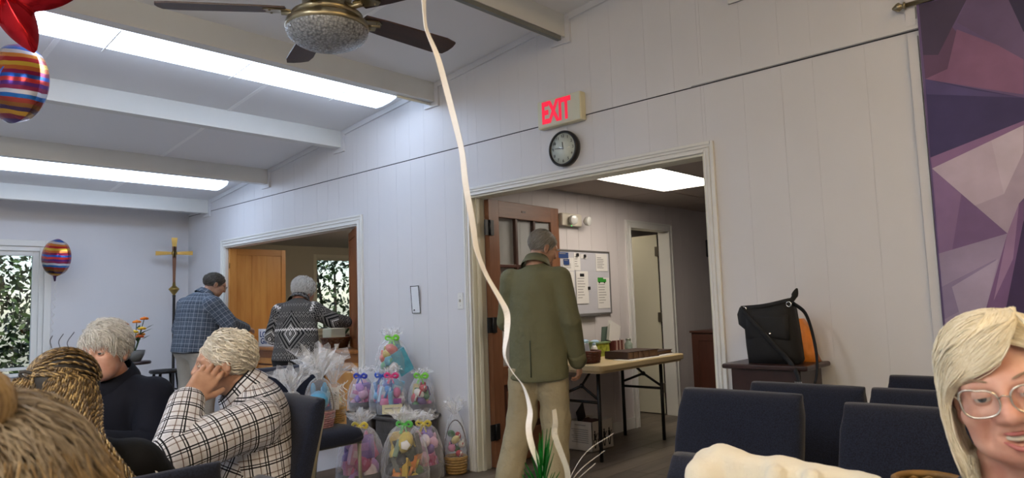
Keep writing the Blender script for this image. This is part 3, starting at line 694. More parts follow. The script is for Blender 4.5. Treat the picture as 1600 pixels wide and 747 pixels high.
obj('indicator', MB().ell((-.04, -.058, -.056), (.005, .004, .005), 8, 6), M('indicator_green', '#4bd06a', .4, emit=(C('#48e070'), 1.5)), el)
hk = thing('wall_hook', 'black wall fixture at the doorway edge beyond the inner door', 'hook', (7.44, YO, 1.77))
obj('bracket', MB().rbox((-.05, -.03, -.1), (.1, 0, .1), .01), blackm, hk); obj('arm', MB().tube(bez([(0, -.03, .02), (-.04, -.08, -.01), (-.02, -.1, .05)], 6), .016), blackm, hk)
# ---------------------------------------------------------------- folding table
TXA, TXB, TYA, TYB, TZ = 4.27, 5.53, 3.08, 3.75, .735
ft = thing('folding_table', 'folding table with tan top and black legs below the notice board', 'table', (0, 0, 0))
def rrect(x0, x1, y0, y1, r, z, n=5):
    P = []
    for cx, cy, a0 in ((x1-r, y0+r, -90), (x1-r, y1-r, 0), (x0+r, y1-r, 90), (x0+r, y0+r, 180)):
        for i in range(n+1):
            a = math.radians(a0+90*i/n); P.append((cx+r*math.cos(a), cy+r*math.sin(a), z))
    return P
tan = M('table_tan', '#c2ae85', .45, var=(2, .06)); 
obj('table_top', MB().prism(rrect(TXA, TXB, TYA, TYB, .06, TZ-.045), (0, 0, .045)), tan, ft, bevel=.008)
obj('edge_skirt', MB().prism(rrect(TXA+.02, TXB-.02, TYA+.02, TYB-.02, .05, TZ-.06), (0, 0, .016)), tan, ft)
for x, ya, yb, sx in ((4.42, 3.22, 3.58, 1), (5.40, 3.26, 3.66, -1)):
    for y in (ya, yb): obj('leg', MB().tube([(x, y, 0), (x, y, TZ-.05)], .015, 10), blackm, ft)
    obj('cross_bar', MB().tube([(x, ya, .44), (x, yb, .44)], .011, 8), blackm, ft)
    obj('brace', MB().tube([(x, ya, .46), (x, (ya+yb)/2-.02, .56), (x+.17*sx, (ya+yb)/2, TZ-.06)], .011, 8), blackm, ft)
    obj('brace', MB().tube([(x, yb, .48), (x, (ya+yb)/2-.02, .56)], .011, 8), blackm, ft)
    obj('brace_lock', MB().ell((x, (ya+yb)/2-.02, .56), (.02, .02, .02), 10, 6), blackm, ft)
def weave_basket(name, parent, prof, rows, n, mat, c, r=.006, lab=None):
    # woven wall: rows of horizontal strands bending in and out of uprights
    m = MB(); z0, z1 = prof[0][1], prof[-1][1]
    def rad(z):
        for (r0, a), (r1, b) in zip(prof[:-1], prof[1:]):
            if a <= z <= b: return ln(r0, r1, (z-a)/(b-a))
        return prof[-1][0]
    for i in range(rows):
        z = ln(z0, z1, (i+.5)/rows); R = rad(z); P = []
        for j in range(n*2+1):
            a = 2*PI*j/(n*2); q = R+r*.8*(1 if (j+i) % 2 else -1); P.append((c[0]+q*math.cos(a), c[1]+q*math.sin(a), c[2]+z))
        m.tube(P, (z1-z0)/rows*.5, 5, cap=False)
    for j in range(n):
        a = 2*PI*(j+.25)/n; m.tube([(c[0]+rad(z)*math.cos(a), c[1]+rad(z)*math.sin(a), c[2]+z) for z in (z0, (z0+z1)/2, z1)], r*.7, 5)
    m.lathe([(0, z0), (prof[0][0], z0), (prof[0][0], z0+.004), (0, z0+.006)], 24, c=c)
    o = obj(name, m, mat, parent)
    P = [(c[0]+prof[-1][0]*math.cos(2*PI*j/28), c[1]+prof[-1][0]*math.sin(2*PI*j/28), c[2]+z1) for j in range(29)]
    obj('rim', MB().tube(P, r*1.3, 6, cap=False), mat, parent)
    return o
wick = M('wicker_brown', '#6a3f22', .6, var=(40, .4)); wickr = M('wicker_red', '#5c2c1a', .5, var=(40, .3))
bk = thing('wicker_basket', 'reddish wicker basket of leaflets at the end of the folding table', 'basket', (4.45, 3.33, TZ))
weave_basket('body', bk, [(.085, .004), (.10, .09)], 7, 14, wickr, (0, 0, 0))
for i, (t_, m_) in enumerate(((.35, pap), (.5, M('leaflet_yellow', '#d3c486', .7)), (.25, M('leaflet_blue', '#7f9db0', .7)))):
    obj('leaflet', MB().obox((-.03+.025*i, -.01+.02*i, .085), (.012, .045, .0), (-.05*math.sin(t_), 0, .075*math.cos(t_)), (.001, 0, .0005)), m_, bk)
bkm = wood('book_cover', '#2a1712', '#3a211a', 'X', 8, .5)
def book(name, label, c, w, d, h, rz, z):
    t = thing(name, label, 'book', (c[0], c[1], z), rz, 'dark brown books on the folding table')
    obj('cover', MB().box((-w/2, -d/2, 0), (w/2, d/2, .005)).box((-w/2, -d/2, h-.005), (w/2, d/2, h)).box((-w/2, -d/2, 0), (-w/2+.006, d/2, h)), bkm, t)
    obj('pages', MB().box((-w/2+.007, -d/2+.008, .005), (w/2-.008, d/2-.008, h-.005)), M('page_edge', '#8c6a4c', .7, var=(60, .3)), t)
    return t
tag(obj('table_runner', MB().prism([(4.72, 3.10, TZ), (5.42, 3.12, TZ), (5.40, 3.30, TZ), (4.70, 3.27, TZ)], (0, 0, .004)), pap), 'flat white sheet lying under the brown book', 'paper')
bA = book('closed_book', 'thick brown book with raised bands lying on the folding table', (4.98, 3.27, 0), .42, .24, .058, math.radians(-4), TZ+.005)
for i in range(5): obj('spine_band', MB().box((-.215+.07*i, -.125, .004), (-.205+.07*i, -.12, .055)), M('band_tan', '#6b4e3a', .6), bA)
book('closed_book', 'thin dark book at the far end of the folding table', (5.36, 3.30, 0), .30, .22, .03, math.radians(6), TZ+.005)
gb = thing('clear_basket', 'green see-through plastic tub of candy by the wall', 'tub', (5.00, 3.64, TZ))
gp = M('green_plastic', '#b8bd4a', .3, var=(25, .5), col2='#5e6a22'); obj('tub', MB().prism(rrect(-.10, .13, -.05, .05, .02, 0), (0, 0, .115)), gp, gb); obj('tub_rim', MB().prism(rrect(-.108, .138, -.058, .058, .02, .112), (0, 0, .01)), M('green_rim', '#7d9468', .4), gb)
obj('wrapped_candy', MB().ell((-.03, 0, .125), (.05, .03, .02), 10, 6, wob=.4), M('candy_blue', '#a8c4e0', .4), gb)
b2 = thing('clear_basket', 'grey green plastic tub beside the wicker basket', 'tub', (4.78, 3.63, TZ)); obj('tub', MB().prism(rrect(-.09, .09, -.05, .05, .02, 0), (0, 0, .13)), M('tub_grey', '#6f7d68', .4), b2); obj('tub_rim', MB().prism(rrect(-.097, .097, -.057, .057, .02, .125), (0, 0, .01)), M('green_rim', '#7d9468'), b2)
obj('wrapped_candy', MB().ell((.02, 0, .14), (.06, .03, .02), 10, 6, wob=.4), M('candy_blue', '#a8c4e0'), b2)
bt = thing('white_bottle', 'small white bottle between basket and tubs', 'bottle', (4.66, 3.42, TZ)); obj('body', MB().lathe([(.024, 0), (.026, .01), (.026, .10), (.015, .12)], 16), pap, bt); obj('cap', MB().lathe([(.014, .12), (.014, .14), (0, .142)], 12), M('bottle_cap', '#9fb8cf', .4), bt)
rk = thing('card_rack', 'rack of red striped booklets holding white cards', 'rack', (5.24, 3.62, TZ))
for i in range(6): obj('booklet', MB().box((-.075+.026*i, -.05, 0), (-.052+.026*i, .04, .125)), M('booklet_%d' % (i % 2), ('#5c2a26', '#a08a80')[i % 2], .6), rk)
for i in range(3): obj('card', MB().obox((-.02+.012*i, .0, .19), (.075, 0, -.03), (.02, 0, .085), (0, .002, 0)), pap, rk).location = (.0, -.02+.02*i, 0)
obj('folder', MB().obox((-.085, .03, .16), (.07, 0, 0), (.015, 0, .09), (0, .003, 0)), M('folder_green', '#55655c', .6), rk)
jr = thing('glass_jar', 'glass jar with pale contents at the far end of the table', 'jar', (5.43, 3.60, TZ)); obj('body', MB().lathe([(.03, 0), (.036, .02), (.036, .08), (.022, .10), (.022, .115)], 18), M('jar_glass', '#9fb0a2', .1, var=(30, .4), alpha=.75), jr); obj('lid', MB().lathe([(.025, .115), (.025, .13), (0, .131)], 18), M('jar_lid', '#8a8f86', .3, .6), jr)
jb2 = thing('blue_bottle', 'small blue bottle behind the glass jar', 'bottle', (5.40, 3.69, TZ)); obj('body', MB().lathe([(.026, 0), (.03, .02), (.03, .10), (.016, .13), (.016, .16)], 16), M('bottle_blue', '#1f3a86', .25), jb2); obj('cap', MB().lathe([(.018, .16), (.018, .175), (0, .176)], 12), M('cap_blue', '#2a4aa0', .4), jb2)
# carton
cx = thing('cardboard_box', 'open white carton with dark figures printed on it under the table', 'box', (4.80, 3.60, 0))
cw = M('carton_white', '#b9b3ab', .7); hx, hy, hz = .145, .125, .235
for a, b in (((-hx, -hy, 0), (hx, -hy+.005, hz)), ((-hx, hy-.005, 0), (hx, hy, hz)), ((-hx, -hy, 0), (-hx+.005, hy, hz)), ((hx-.005, -hy, 0), (hx, hy, hz)), ((-hx, -hy, 0), (hx, hy, .005))): obj('side_panel', MB().box(a, b), cw, cx)
obj('contents', MB().ell((0, 0, .20), (.12, .10, .035), 14, 6, wob=.5), M('box_contents', '#3b1f1c', .8), cx)
obj('black_folder', MB().obox((-.03, .07, .27), (.07, .02, .03), (-.015, 0, .06), (0, .006, 0)), ink, cx)
fig = MB()
for i, x in enumerate((-.11, -.05, .02, .09)):
    y = -hy-.001
    fig.ell((x, y, .155), (.009, .002, .011), 8, 6); fig.obox((x, y, .115), (.012, 0, 0), (0, 0, .028), (0, .001, 0)); fig.obox((x-.012, y, .06), (.005, 0, 0), (-.008, 0, .035), (0, .001, 0)); fig.obox((x+.012, y, .06), (.005, 0, 0), (.008, 0, .035), (0, .001, 0)); fig.obox((x+.02, y, .12), (.004, 0, .0), (.014, 0, .02), (0, .001, 0))
obj('printed_figures', fig, ink, cx)
ptx = MB()
for i in range(7): ptx.box((-hx-.0012, -.085, .165-i*.017), (-hx, .085-.01*(i % 3), .173-i*.017))
ptx.box((-hx-.0012, -.06, .20), (-hx, .05, .21)); obj('printed_text', ptx, txt, cx)
# dark cabinet
cb2 = thing('wooden_cabinet', 'low reddish brown cabinet beyond the inner door', 'cabinet', (6.36, 2.55, 0))
obj('body', MB().box((.02, 0, 0), (.45, .93, .865)), cherry, cb2); obj('top', MB().box((-.005, -.01, .865), (.46, .94, .885)), cherry, cb2, bevel=.004)
for k in range(2):
    y0, y1 = .02+.455*k, .455+.455*k; dd = obj('cabinet_door', MB().box((.008, y0, .03), (.02, y1, .85)), cherry, cb2); 
    for a, b, c, d in ((y0, y0+.06, .03, .85), (y1-.06, y1, .03, .85), (y0+.06, y1-.06, .79, .85), (y0+.06, y1-.06, .03, .09)): obj('door_frame', MB().box((-.002, a, c), (.008, b, d)), doorw if 0 else cherry, dd, bevel=.002)
# ================================================================ serving hatch
hc = thing('hatch_counter', 'wooden serving counter with panelled front in the hatch', 'counter', (XW, H0, 0))
LH = H1-H0
obj('counter_top', MB().box((-.05, .003, .82), (.55, LH-.003, .85)), wood('counter_wood', '#8a5528', '#a56b36', 'Y', 5, .4), hc, bevel=.006)
obj('front_panel', MB().box((.02, .003, 0), (.06, LH-.003, .82)), darkoak, hc)
for i in range(4):
    y0 = .02+i*(LH-.04)/4; y1 = y0+(LH-.04)/4
    pn = obj('panel', MB().rbox((.004, y0+.10, .16), (.02, y1-.10, .66), .008), oak, hc)
    obj('stile', MB().box((-.008, y0, .0), (.02, y0+.08, .74)), oak, hc, bevel=.003); obj('stile', MB().box((-.008, y1-.08, .0), (.02, y1, .74)), oak, hc, bevel=.003)
    obj('rail', MB().box((-.006, y0+.08, .68), (.02, y1-.08, .74)), oakx, hc, bevel=.003); obj('rail', MB().box((-.006, y0+.08, 0), (.02, y1-.08, .12)), oakx, hc, bevel=.003)
obj('apron', MB().box((-.012, .003, .74), (.02, LH-.003, .82)), wood('apron_wood', '#7c4a22', '#94602f', 'Y', 5, .4), hc)
def shutter(label, hinge, ang, w, mir, tone):
    t = thing('hatch_shutter', label, 'shutter', (hinge[0], hinge[1], .855), ang, 'wooden shutters of the serving hatch'); h = 1.10
    ma, mb_ = (oak, oakx) if tone else (darkoak, wood('brown_rail', '#6d3d1c', '#8a5128', 'X', 5, .4))
    obj('stile', MB().box((0, -.018, 0), (.085, .018, h)), ma, t, bevel=.003); obj('stile', MB().box((w-.055, -.018, 0), (w, .018, h)), ma, t, bevel=.003)
    obj('rail', MB().box((.085, -.018, h-.075), (w-.055, .018, h)), mb_, t, bevel=.003); obj('rail', MB().box((.085, -.018, 0), (w-.055, .018, .085)), mb_, t, bevel=.003)
    n = 3; q = (w-.14)/n
    for i in range(n): obj('panel_board', MB().box((.085+i*q+.001, -.009-.0015*(i == 1), .085), (.085+(i+1)*q-.001, .009, h-.075)), ma, t)
    for z in (.2, .9): obj('hinge', MB().tube([(-.004, -.02, z-.03), (-.004, -.02, z+.03)], .006), M('hinge_brass', '#7b6438', .4, .8), t)
    return t
shutter('light honey wood shutter folded back at the left of the hatch', (XW+.03, H1-.035), 0, .70, 1, True)
shutter('dark brown wood shutter seen edge on at the right of the hatch', (XW+.02, H0+.03), math.radians(62), .62, 1, False)
sg = thing('tabletop_sign', 'white sign with tall blue letters on the hatch counter', 'sign', (3.73, 7.02, .85), math.radians(12)); 
obj('board', MB().rbox((-.012, -.12, .0), (.0, .12, .185), .003), M('sign_white', '#d8dbe0', .5), sg)
for s_, z in (('LOVE', .125), ('GIFT', .055)): obj('lettering', text_mesh(s_, .083, .0008, .95, bold=.002), navy, sg, (-.0135, 0, z), RW)
kb = thing('counter_basket', 'round brown basket holding a cream box on the hatch counter', 'basket', (3.78, 5.80, .85))
weave_basket('body', kb, [(.10, .004), (.135, .10)], 7, 16, wick, (0, 0, 0)); obj('cream_box', MB().rbox((-.10, -.08, .05), (.06, .07, .19), .01), M('box_cream', '#d8d2b4', .7), kb)
pf = thing('pink_flowers', 'bunch of pink flowers in a pot behind the counter basket', 'flowers', (4.02, 6.05, .85))
obj('pot', MB().lathe([(.05, 0), (.07, .10), (.075, .11), (.06, .11), (.05, .09), (0, .09)], 18), M('pot_dark', '#4a2c20', .5), pf)
for i in range(26):
    a = random.random()*2*PI; r = random.random()**.5*.13; c = Vector((r*math.cos(a), r*math.sin(a), .22+.08*random.random()-r*.3)); m = MB()
    for k in range(5): m.ell(c+Vector((.016*math.cos(k*1.257), .016*math.sin(k*1.257), 0)), (.014, .014, .008), 6, 4)
    f_ = obj('blossom', m, M('petal_%d' % (i % 3), ('#f0a9c8', '#e05a94', '#f3d3e2')[i % 3], .6), pf)
    obj('stem', MB().tube([(0, 0, .08), c], .003, 4), M('stem_green', '#2f4a22', .7), f_)
bb_ = thing('counter_bag', 'black bag with grey top at the right end of the hatch counter', 'bag', (4.02, 5.62, .85)); obj('body', MB().ell((0, 0, .10), (.09, .07, .11), 14, 8, wob=.3), M('bag_black', '#131318', .7), bb_); obj('grey_top', MB().ell((.03, -.01, .21), (.06, .05, .06), 12, 8, wob=.3), M('bag_grey', '#8f9096', .7), bb_)
tag(obj('paper_cup', MB().lathe([(.016, 0), (.022, .05), (.02, .05), (.014, .004)], 14, c=(3.68, 5.63, .85)), pap), 'tiny white cup on the hatch counter edge', 'cup')
# ================================================================ processional cross, stool, flowers
cs = thing('processional_cross', 'brass processional cross on a tall dark staff in the corner', 'cross', (3.40, 8.62, 0))
bras = M('cross_brass', '#a98f52', .3, .9, var=(8, .3)); cw_ = wood('cross_wood', '#5a3018', '#7a4826', 'Z', 8, .4)
obj('staff', MB().lathe([(.05, 0), (.05, .02), (.02, .04), (.016, .1), (.016, 1.42), (.02, 1.45)], 14), M('staff_black', '#141010', .4), cs)
obj('knop', MB().lathe([(.012, 1.43), (.016, 1.46), (.05, 1.505), (.062, 1.52), (.05, 1.535), (.02, 1.56), (.016, 1.6)], 18), bras, cs)
obj('upright', MB().prism([(-.014, -.012, 1.56), (.014, -.012, 1.56), (.026, -.012, 2.13), (-.026, -.012, 2.13)], (0, .024, 0)), cw_, cs)
obj('upright_tip', MB().prism([(-.023, -.015, 2.03), (.023, -.015, 2.03), (.034, -.015, 2.135), (-.034, -.015, 2.135)], (0, .03, 0)), bras, cs)
for s in (-1, 1): obj('arm', MB().prism([(s*.02, -.015, 1.935), (s*.2, -.015, 1.925), (s*.2, -.015, 1.975), (s*.02, -.015, 1.965)], (0, .03, 0)), bras, cs)
obj('centre_boss', MB().ell((0, -.016, 1.95), (.03, .014, .04), 12, 8), bras, cs)
obj('figure', MB().tube([(0, -.03, 1.90), (.004, -.03, 1.97), (0, -.03, 2.03)], [.008, .012, .006], 6), M('cross_dark', '#3a2c18', .4, .6), cs)
cs.rotation_euler = (0, 0, math.radians(-22))
stl = thing('bar_stool', 'black round wooden stool behind the seated plaid man', 'stool', (3.12, 8.12, 0))
obj('seat', MB().lathe([(0, .585), (.15, .585), (.165, .6), (.16, .62), (0, .625)], 28), blackm, stl)
for k in range(4):
    a = PI/4+k*PI/2; obj('leg', MB().tube([(.20*math.cos(a), .20*math.sin(a), 0), (.12*math.cos(a), .12*math.sin(a), .59)], .016, 8), blackm, stl)
    b = a+PI/2
    for z, r in ((.22, .172), (.36, .153)): obj('rung', MB().tube([(r*math.cos(a), r*math.sin(a), z+.04*(k % 2)), (r*math.cos(b), r*math.sin(b), z+.04*(k % 2))], .010, 6), blackm, stl)
fst = thing('plant_stand', 'small dark pedestal table behind the white haired woman', 'stand', (2.66, 7.72, 0))
obj('top', MB().lathe([(0, .73), (.15, .73), (.16, .745), (.15, .76), (0, .76)], 24), espresso, fst); obj('post', MB().lathe([(.14, 0), (.13, .02), (.03, .05), (.025, .70)], 16), espresso, fst)
fv = thing('flower_vase', 'grey pot of orange and yellow flowers behind the white haired woman', 'flowers', (2.66, 7.72, .76))
obj('pot', MB().lathe([(.06, 0), (.09, .06), (.10, .11), (.085, .11), (.07, .09), (0, .09)], 20), M('pot_grey', '#6d706f', .5), fv)
FL = [(0.02, .0, .40, '#e08020'), (-.07, .02, .33, '#d9a520'), (.06, -.03, .33, '#e2b32a'), (.10, .02, .43, '#e57a1e'), (-.02, -.05, .30, '#e3c030'), (.08, .05, .27, '#d98c22'), (-.10, -.02, .38, '#c9661a'), (.03, -.06, .25, '#b9521a')]
for i, (x, y, z, c) in enumerate(FL):
    m = MB()
    for k in range(7):
        a = k*.9; m.ell((x+.022*math.cos(a), y+.022*math.sin(a), z), (.022, .022, .012), 7, 5, rot=(.4*math.sin(a), .4*math.cos(a), 0))
    m.ell((x, y, z+.008), (.014, .014, .012), 7, 5); f_ = obj('blossom', m, M('flower'+c, c, .6), fv)
    obj('stem', MB().tube(bez([(0, 0, .08), (x*.5, y*.5, z*.6), (x, y, z)], 4), .004, 5), M('stem_green', '#2f4a22', .7), f_)
for i in range(16):
    a = i*2.4; r = .07+.06*random.random(); z = .17+.18*random.random(); d = Vector((math.cos(a), math.sin(a), .5)); p = Vector((r*math.cos(a), r*math.sin(a), z)); s = d.cross((0, 0, 1)).normalized()*.018
    obj('leaf', MB().add([p-d*.04, p+s, p+d*.05, p-s, p+Vector((0, 0, .006))], [(0, 1, 4), (1, 2, 4), (2, 3, 4), (3, 0, 4)]), M('leaf_green', '#2c4420', .6), fv)
# ================================================================ upholstered chairs
def fabric(name, col, col2):
    m, t = newmat(name); n = t.noise(260, 2); mr = t.n('MapRange'); mr.inputs[1].default_value = .35; mr.inputs[2].default_value = .65; t.l(n, mr.inputs[0])
    t.l(t.mix(mr.outputs[0], C(col), C(col2)), t.b.inputs['Base Color']); t.b.inputs['Roughness'].default_value = .9; t.b.inputs['Sheen Weight'].default_value = .15; t.b.inputs['Specular IOR Level'].default_value = .2
    t.bump(n, .3, .002); return m
navyf = fabric('navy_upholstery', '#10131f', '#1d2335')
frame_m = M('frame_grey', '#8c8878', .45, .2)
def sup(a, p): c = math.cos(a); return math.copysign(abs(c)**p, c)
def loft(secs, n=36, p=.35):                   # secs: centre, half-axis u, half-axis v
    vs = []
    for c, u, v in secs:
        c, u, v = Vector(c), Vector(u), Vector(v)
        for j in range(n):
            a = 2*PI*j/n; vs.append(c+u*sup(a, p)+v*sup(a-PI/2, p))
    k = len(secs); fs = [(i*n+j, i*n+(j+1) % n, (i+1)*n+(j+1) % n, (i+1)*n+j) for i in range(k-1) for j in range(n)]+[tuple(range(n))[::-1], tuple(range((k-1)*n, k*n))]
    return MB().add(vs, fs, True)
def make_chair(label, loc, rz, ht=.86, W=.47, group='navy church chairs'):
    t = thing('church_chair', label, 'chair', loc, rz, group)
    if 'seat' not in CH:
        hw = W/2; secs = []
        for q, z, y, e in ((0, .475, .175, .5), (.03, .480, .175, .85), (.1, .50, .178, 1), (.3, .58, .19, 1), (.55, .68, .215, 1), (.8, .79, .245, 1), (.93, .835, .257, .95), (.98, .852, .262, .75), (1, .86, .264, .4)):
            th = .036*(1+.22*math.sin(q*PI))*e; secs.append(((0, y-.006*math.sin(q*PI), z), (hw*(.93+.07*math.sin(min(q*1.3, 1)*PI*.55+.35))*(1-.035*(e < .96)), 0, 0), (0, th, th*.25)))
        CH['back'] = loft(secs).mesh('backrest')
        secs = []
        for q, y, e in ((0, -.235, .35), (.02, -.228, .75), (.07, -.21, 1), (.4, -.07, 1), (.8, .11, 1), (.95, .175, .95), (1, .19, .5)):
            secs.append(((0, y, .435+.012*math.sin(q*PI)-.012*(q < .03)), (hw*(.97+.03*math.sin(q*PI)), 0, 0), (0, 0, .045*e)))
        CH['seat'] = loft(secs).mesh('seat')
        CH['side'] = [MB().tube([(s*(hw-.05), .285, 0), (s*(hw-.05), .215, .40), (s*(hw-.05), .235, .56), (s*(hw-.05), .285, .80)], .013, 6, flat=.9).mesh('rear_leg') for s in (-1, 1)]
        CH['front'] = [MB().tube([(s*(hw-.0), -.19, 0), (s*(hw-.0), -.175, .40)], .013, 6).mesh('leg') for s in (-1, 1)]
        CH['rail'] = [MB().tube([(s*(hw), -.19, .384), (s*hw, .17, .384)], .013, 6).mesh('seat_rail') for s in (-1, 1)]
        CH['cross'] = [MB().tube([(-hw, y, .384), (hw, y, .384)], .011, 6).mesh('cross_rail') for y in (-.17, .15)]
        for k, m in (('back', navyf), ('seat', navyf)): CH[k].materials.append(m)
        for k in ('side', 'front', 'rail', 'cross'):
            for x in CH[k]: x.materials.append(frame_m)
    o = obj('seat', CH['seat'], None, t); o = obj('backrest', CH['back'], None, t)
    for k, nm in (('side', 'rear_leg'), ('front', 'front_leg'), ('rail', 'seat_rail'), ('cross', 'cross_rail')):
        for x in CH[k]: obj(nm, x, None, t)
    t.scale = (1, 1, ht/.86)
    return t
CH = {}
def chair_at(label, tx, ty, rz, ht=.86, **k):   # (tx, ty): middle of the backrest top
    d = Vector((-math.sin(rz), math.cos(rz)))*.262
    return make_chair(label, (tx-d.x, ty-d.y, 0), rz, ht, **k)
FX = -PI/2                                        # facing the hall's left side
chair_at('navy chair nearest the doorway, its backrest above the cream fleece', 2.47, 1.165, FX, .87)
chair_at('navy chair whose backrest is partly hidden by the smiling woman\'s hair', 2.33, .53, FX+.03, .875)
chair_at('navy chair in the row behind, just right of the bag stand', 2.92, 1.095, FX, .85)
chair_at('navy chair behind the smiling woman\'s side, second from the bag stand', 2.92, .62, FX, .85)
chair_at('rearmost navy chair against the wall below the banner', 3.43, .69, FX, .845)
chair_at('nearest navy chair under the cream fleece', 1.47, .64, FX, .86)
chair_at('navy chair the seated man in white plaid sits on', 1.47, 2.56, FX-.05, .885)
chair_at('navy chair with its back to the viewer under the braided woman', .545, 1.68, PI, .87)
chair_at('navy chair holding three wrapped baskets on its seat', 2.40, 4.23, 0, .86)
chair_at('navy chair barely showing at the bottom below the plaid man', .765, 1.275, FX, .86)
# ================================================================ bag stand with bags
bsx = thing('side_stand', 'small dark wooden side table against the wall by the doorway', 'table', (3.46, 1.435, 0))
obj('table_top', MB().rbox((-.16, -.21, .86), (.16, .21, .885), .008), espresso, bsx)
for a, b in (((-.135, -.17, .73), (-.12, .17, .86)), ((.12, -.17, .73), (.135, .17, .86)), ((-.12, -.17, .73), (.12, -.155, .86)), ((-.12, .155, .73), (.12, .17, .86))): obj('apron', MB().box(a, b), espresso, bsx)
for sx in (-1, 1):
    for sy in (-1, 1): obj('leg', MB().prism([(sx*.13-.02, sy*.165-.022, .73), (sx*.13+.02, sy*.165-.022, .73), (sx*.13+.02, sy*.165+.022, .73), (sx*.13-.02, sy*.165+.022, .73)], (0, sy*.015, -.73)), espresso, bsx)
obj('stretcher', MB().box((-.012, -.16, .18), (.012, .16, .22)), espresso, bsx)
canvas = M('bag_canvas', '#0e0e10', .8, bump=(120, .2, .002))
bg_ = thing('shoulder_bag', 'black canvas shoulder bag with flap pocket and long strap', 'bag', (3.41, 1.42, .885))
def slab(pts, x0, x1, bul):                      # pts in (y,z) outline, bulged both sides
    m = MB(); n = len(pts); cy = sum(p[0] for p in pts)/n; cz_ = sum(p[1] for p in pts)/n; vs = []
    for f, x in ((1, x0), (.72, x0-bul), (.3, x0-bul*1.25)): vs += [(x, cy+(y-cy)*f, cz_+(z-cz_)*f) for y, z in pts]
    for f, x in ((1, x1), (.72, x1+bul), (.3, x1+bul*1.25)): vs += [(x, cy+(y-cy)*f, cz_+(z-cz_)*f) for y, z in pts]
    fs = []
    for base, rev in ((0, 0), (3*n, 1)):
        for r in range(2):
            for j in range(n):
                q = (base+r*n+j, base+r*n+(j+1) % n, base+(r+1)*n+(j+1) % n, base+(r+1)*n+j); fs.append(q[::-1] if not rev else q)
        fs.append(tuple(range(base+2*n, base+3*n)) if rev else tuple(range(base+2*n, base+3*n))[::-1])
    fs += [(j, (j+1) % n, 3*n+(j+1) % n, 3*n+j) for j in range(n)]
    return m.add(vs, fs, True)
bp = [(.115, .0), (-.125, .0), (-.135, .02), (-.125, .16), (-.115, .26), (-.10, .295), (0, .28), (.10, .272), (.145, .275), (.16, .24), (.155, .19), (.125, .165), (.122, .08)]
obj('body', slab(bp, -.035, .035, .025), canvas, bg_)
fp = obj('flap_pocket', slab([(.105, .12), (-.105, .115), (-.105, .235), (.105, .235)], -.062, -.05, .008), canvas, bg_); obj('flap_stud', MB().ell((-.078, -.02, .147), (.004, .006, .006), 8, 6), M('chrome', '#d8d8d8', .2, 1), fp)
obj('collar', MB().tube(bez([(-.03, .14, .27), (-.04, .02, .278), (-.03, -.09, .30), (-.01, -.115, .31), (0, -.135, .36)], 5), [.012]*17+[.016, .014, .010, .004], 6, flat=.5), canvas, bg_)
obj('strap', MB().tube(bez([(-.05, .13, .27), (-.075, .06, .20), (-.078, -.03, .10), (-.075, -.10, .02), (-.12, -.15, -.03), (-.15, -.175, -.09), (-.145, -.165, -.13), (-.12, -.20, -.13), (-.1, -.228, -.06), (-.05, -.222, .03), (-.02, -.20, .14), (0, -.165, .24), (0, -.11, .29)], 6), .014, 6, flat=.25), canvas, bg_)
for y, z in ((-.105, .285), (.12, .265)): obj('ring', MB().tube([(-.04, y+.012*math.cos(a*.7), z+.012*math.sin(a*.7)) for a in range(10)], .003, 6), M('chrome', '#d8d8d8'), bg_)
obj('buckle', MB().box((-.162, -.185, -.075), (-.155, -.155, -.065)), M('chrome', '#d8d8d8'), bg_)
ogm = M('orange_plastic', '#d9822e', .45, var=(18, .25), bump=(20, .5, .02))
og = thing('orange_bag', 'orange bag squeezed behind the black shoulder bag', 'bag', (3.54, 1.42, .885)); obj('body', slab([(.155, .0), (-.17, 0), (-.15, .05), (-.14, .15), (-.10, .21), (.10, .21), (.15, .20), (.155, .1)], -.03, .03, .02), ogm, og)
# ================================================================ cream fleece, wicker mug
def fleece():
    P = []
    g = []
    for i in range(9):
        y = ln(.775, .46, i/8); b_ = .014*math.exp(-((i-1.6)/1.3)**2)-.006+.005*math.sin(i*2.1)-.006*(i > 6); x = 1.455
        g += [cap((x-.012, y, .862+b_), (x-.115, y-.006, .60), .017+b_*.5, .022+.008*math.sin(i*1.7), .012), cap((x+.012, y, .862+b_*.6), (x+.03, y, .70), .018, .018, .02), cap((x-.012, y, .862+b_), (x+.012, y-.03, .862+b_*.6), .020, .018, .02)]
    g += [cap((1.40, .76, .84), (1.345, .72, .64), .035, .045, .03), cap((1.41, .60, .86), (1.35, .63, .64), .02, .03, .012), cap((1.41, .53, .86), (1.35, .50, .64), .02, .03, .012)]
    return sdf_mesh('fleece', g, .008, disp=lambda V: .006*fnoise(V, 42, 3, 2))
tag(obj('fleece_jacket', fleece(), M('fleece_cream', '#d9d4c4', .9, bump=(200, .35, .003), sheen=.3)), 'cream fleece jacket heaped over the nearest navy chair', 'jacket')
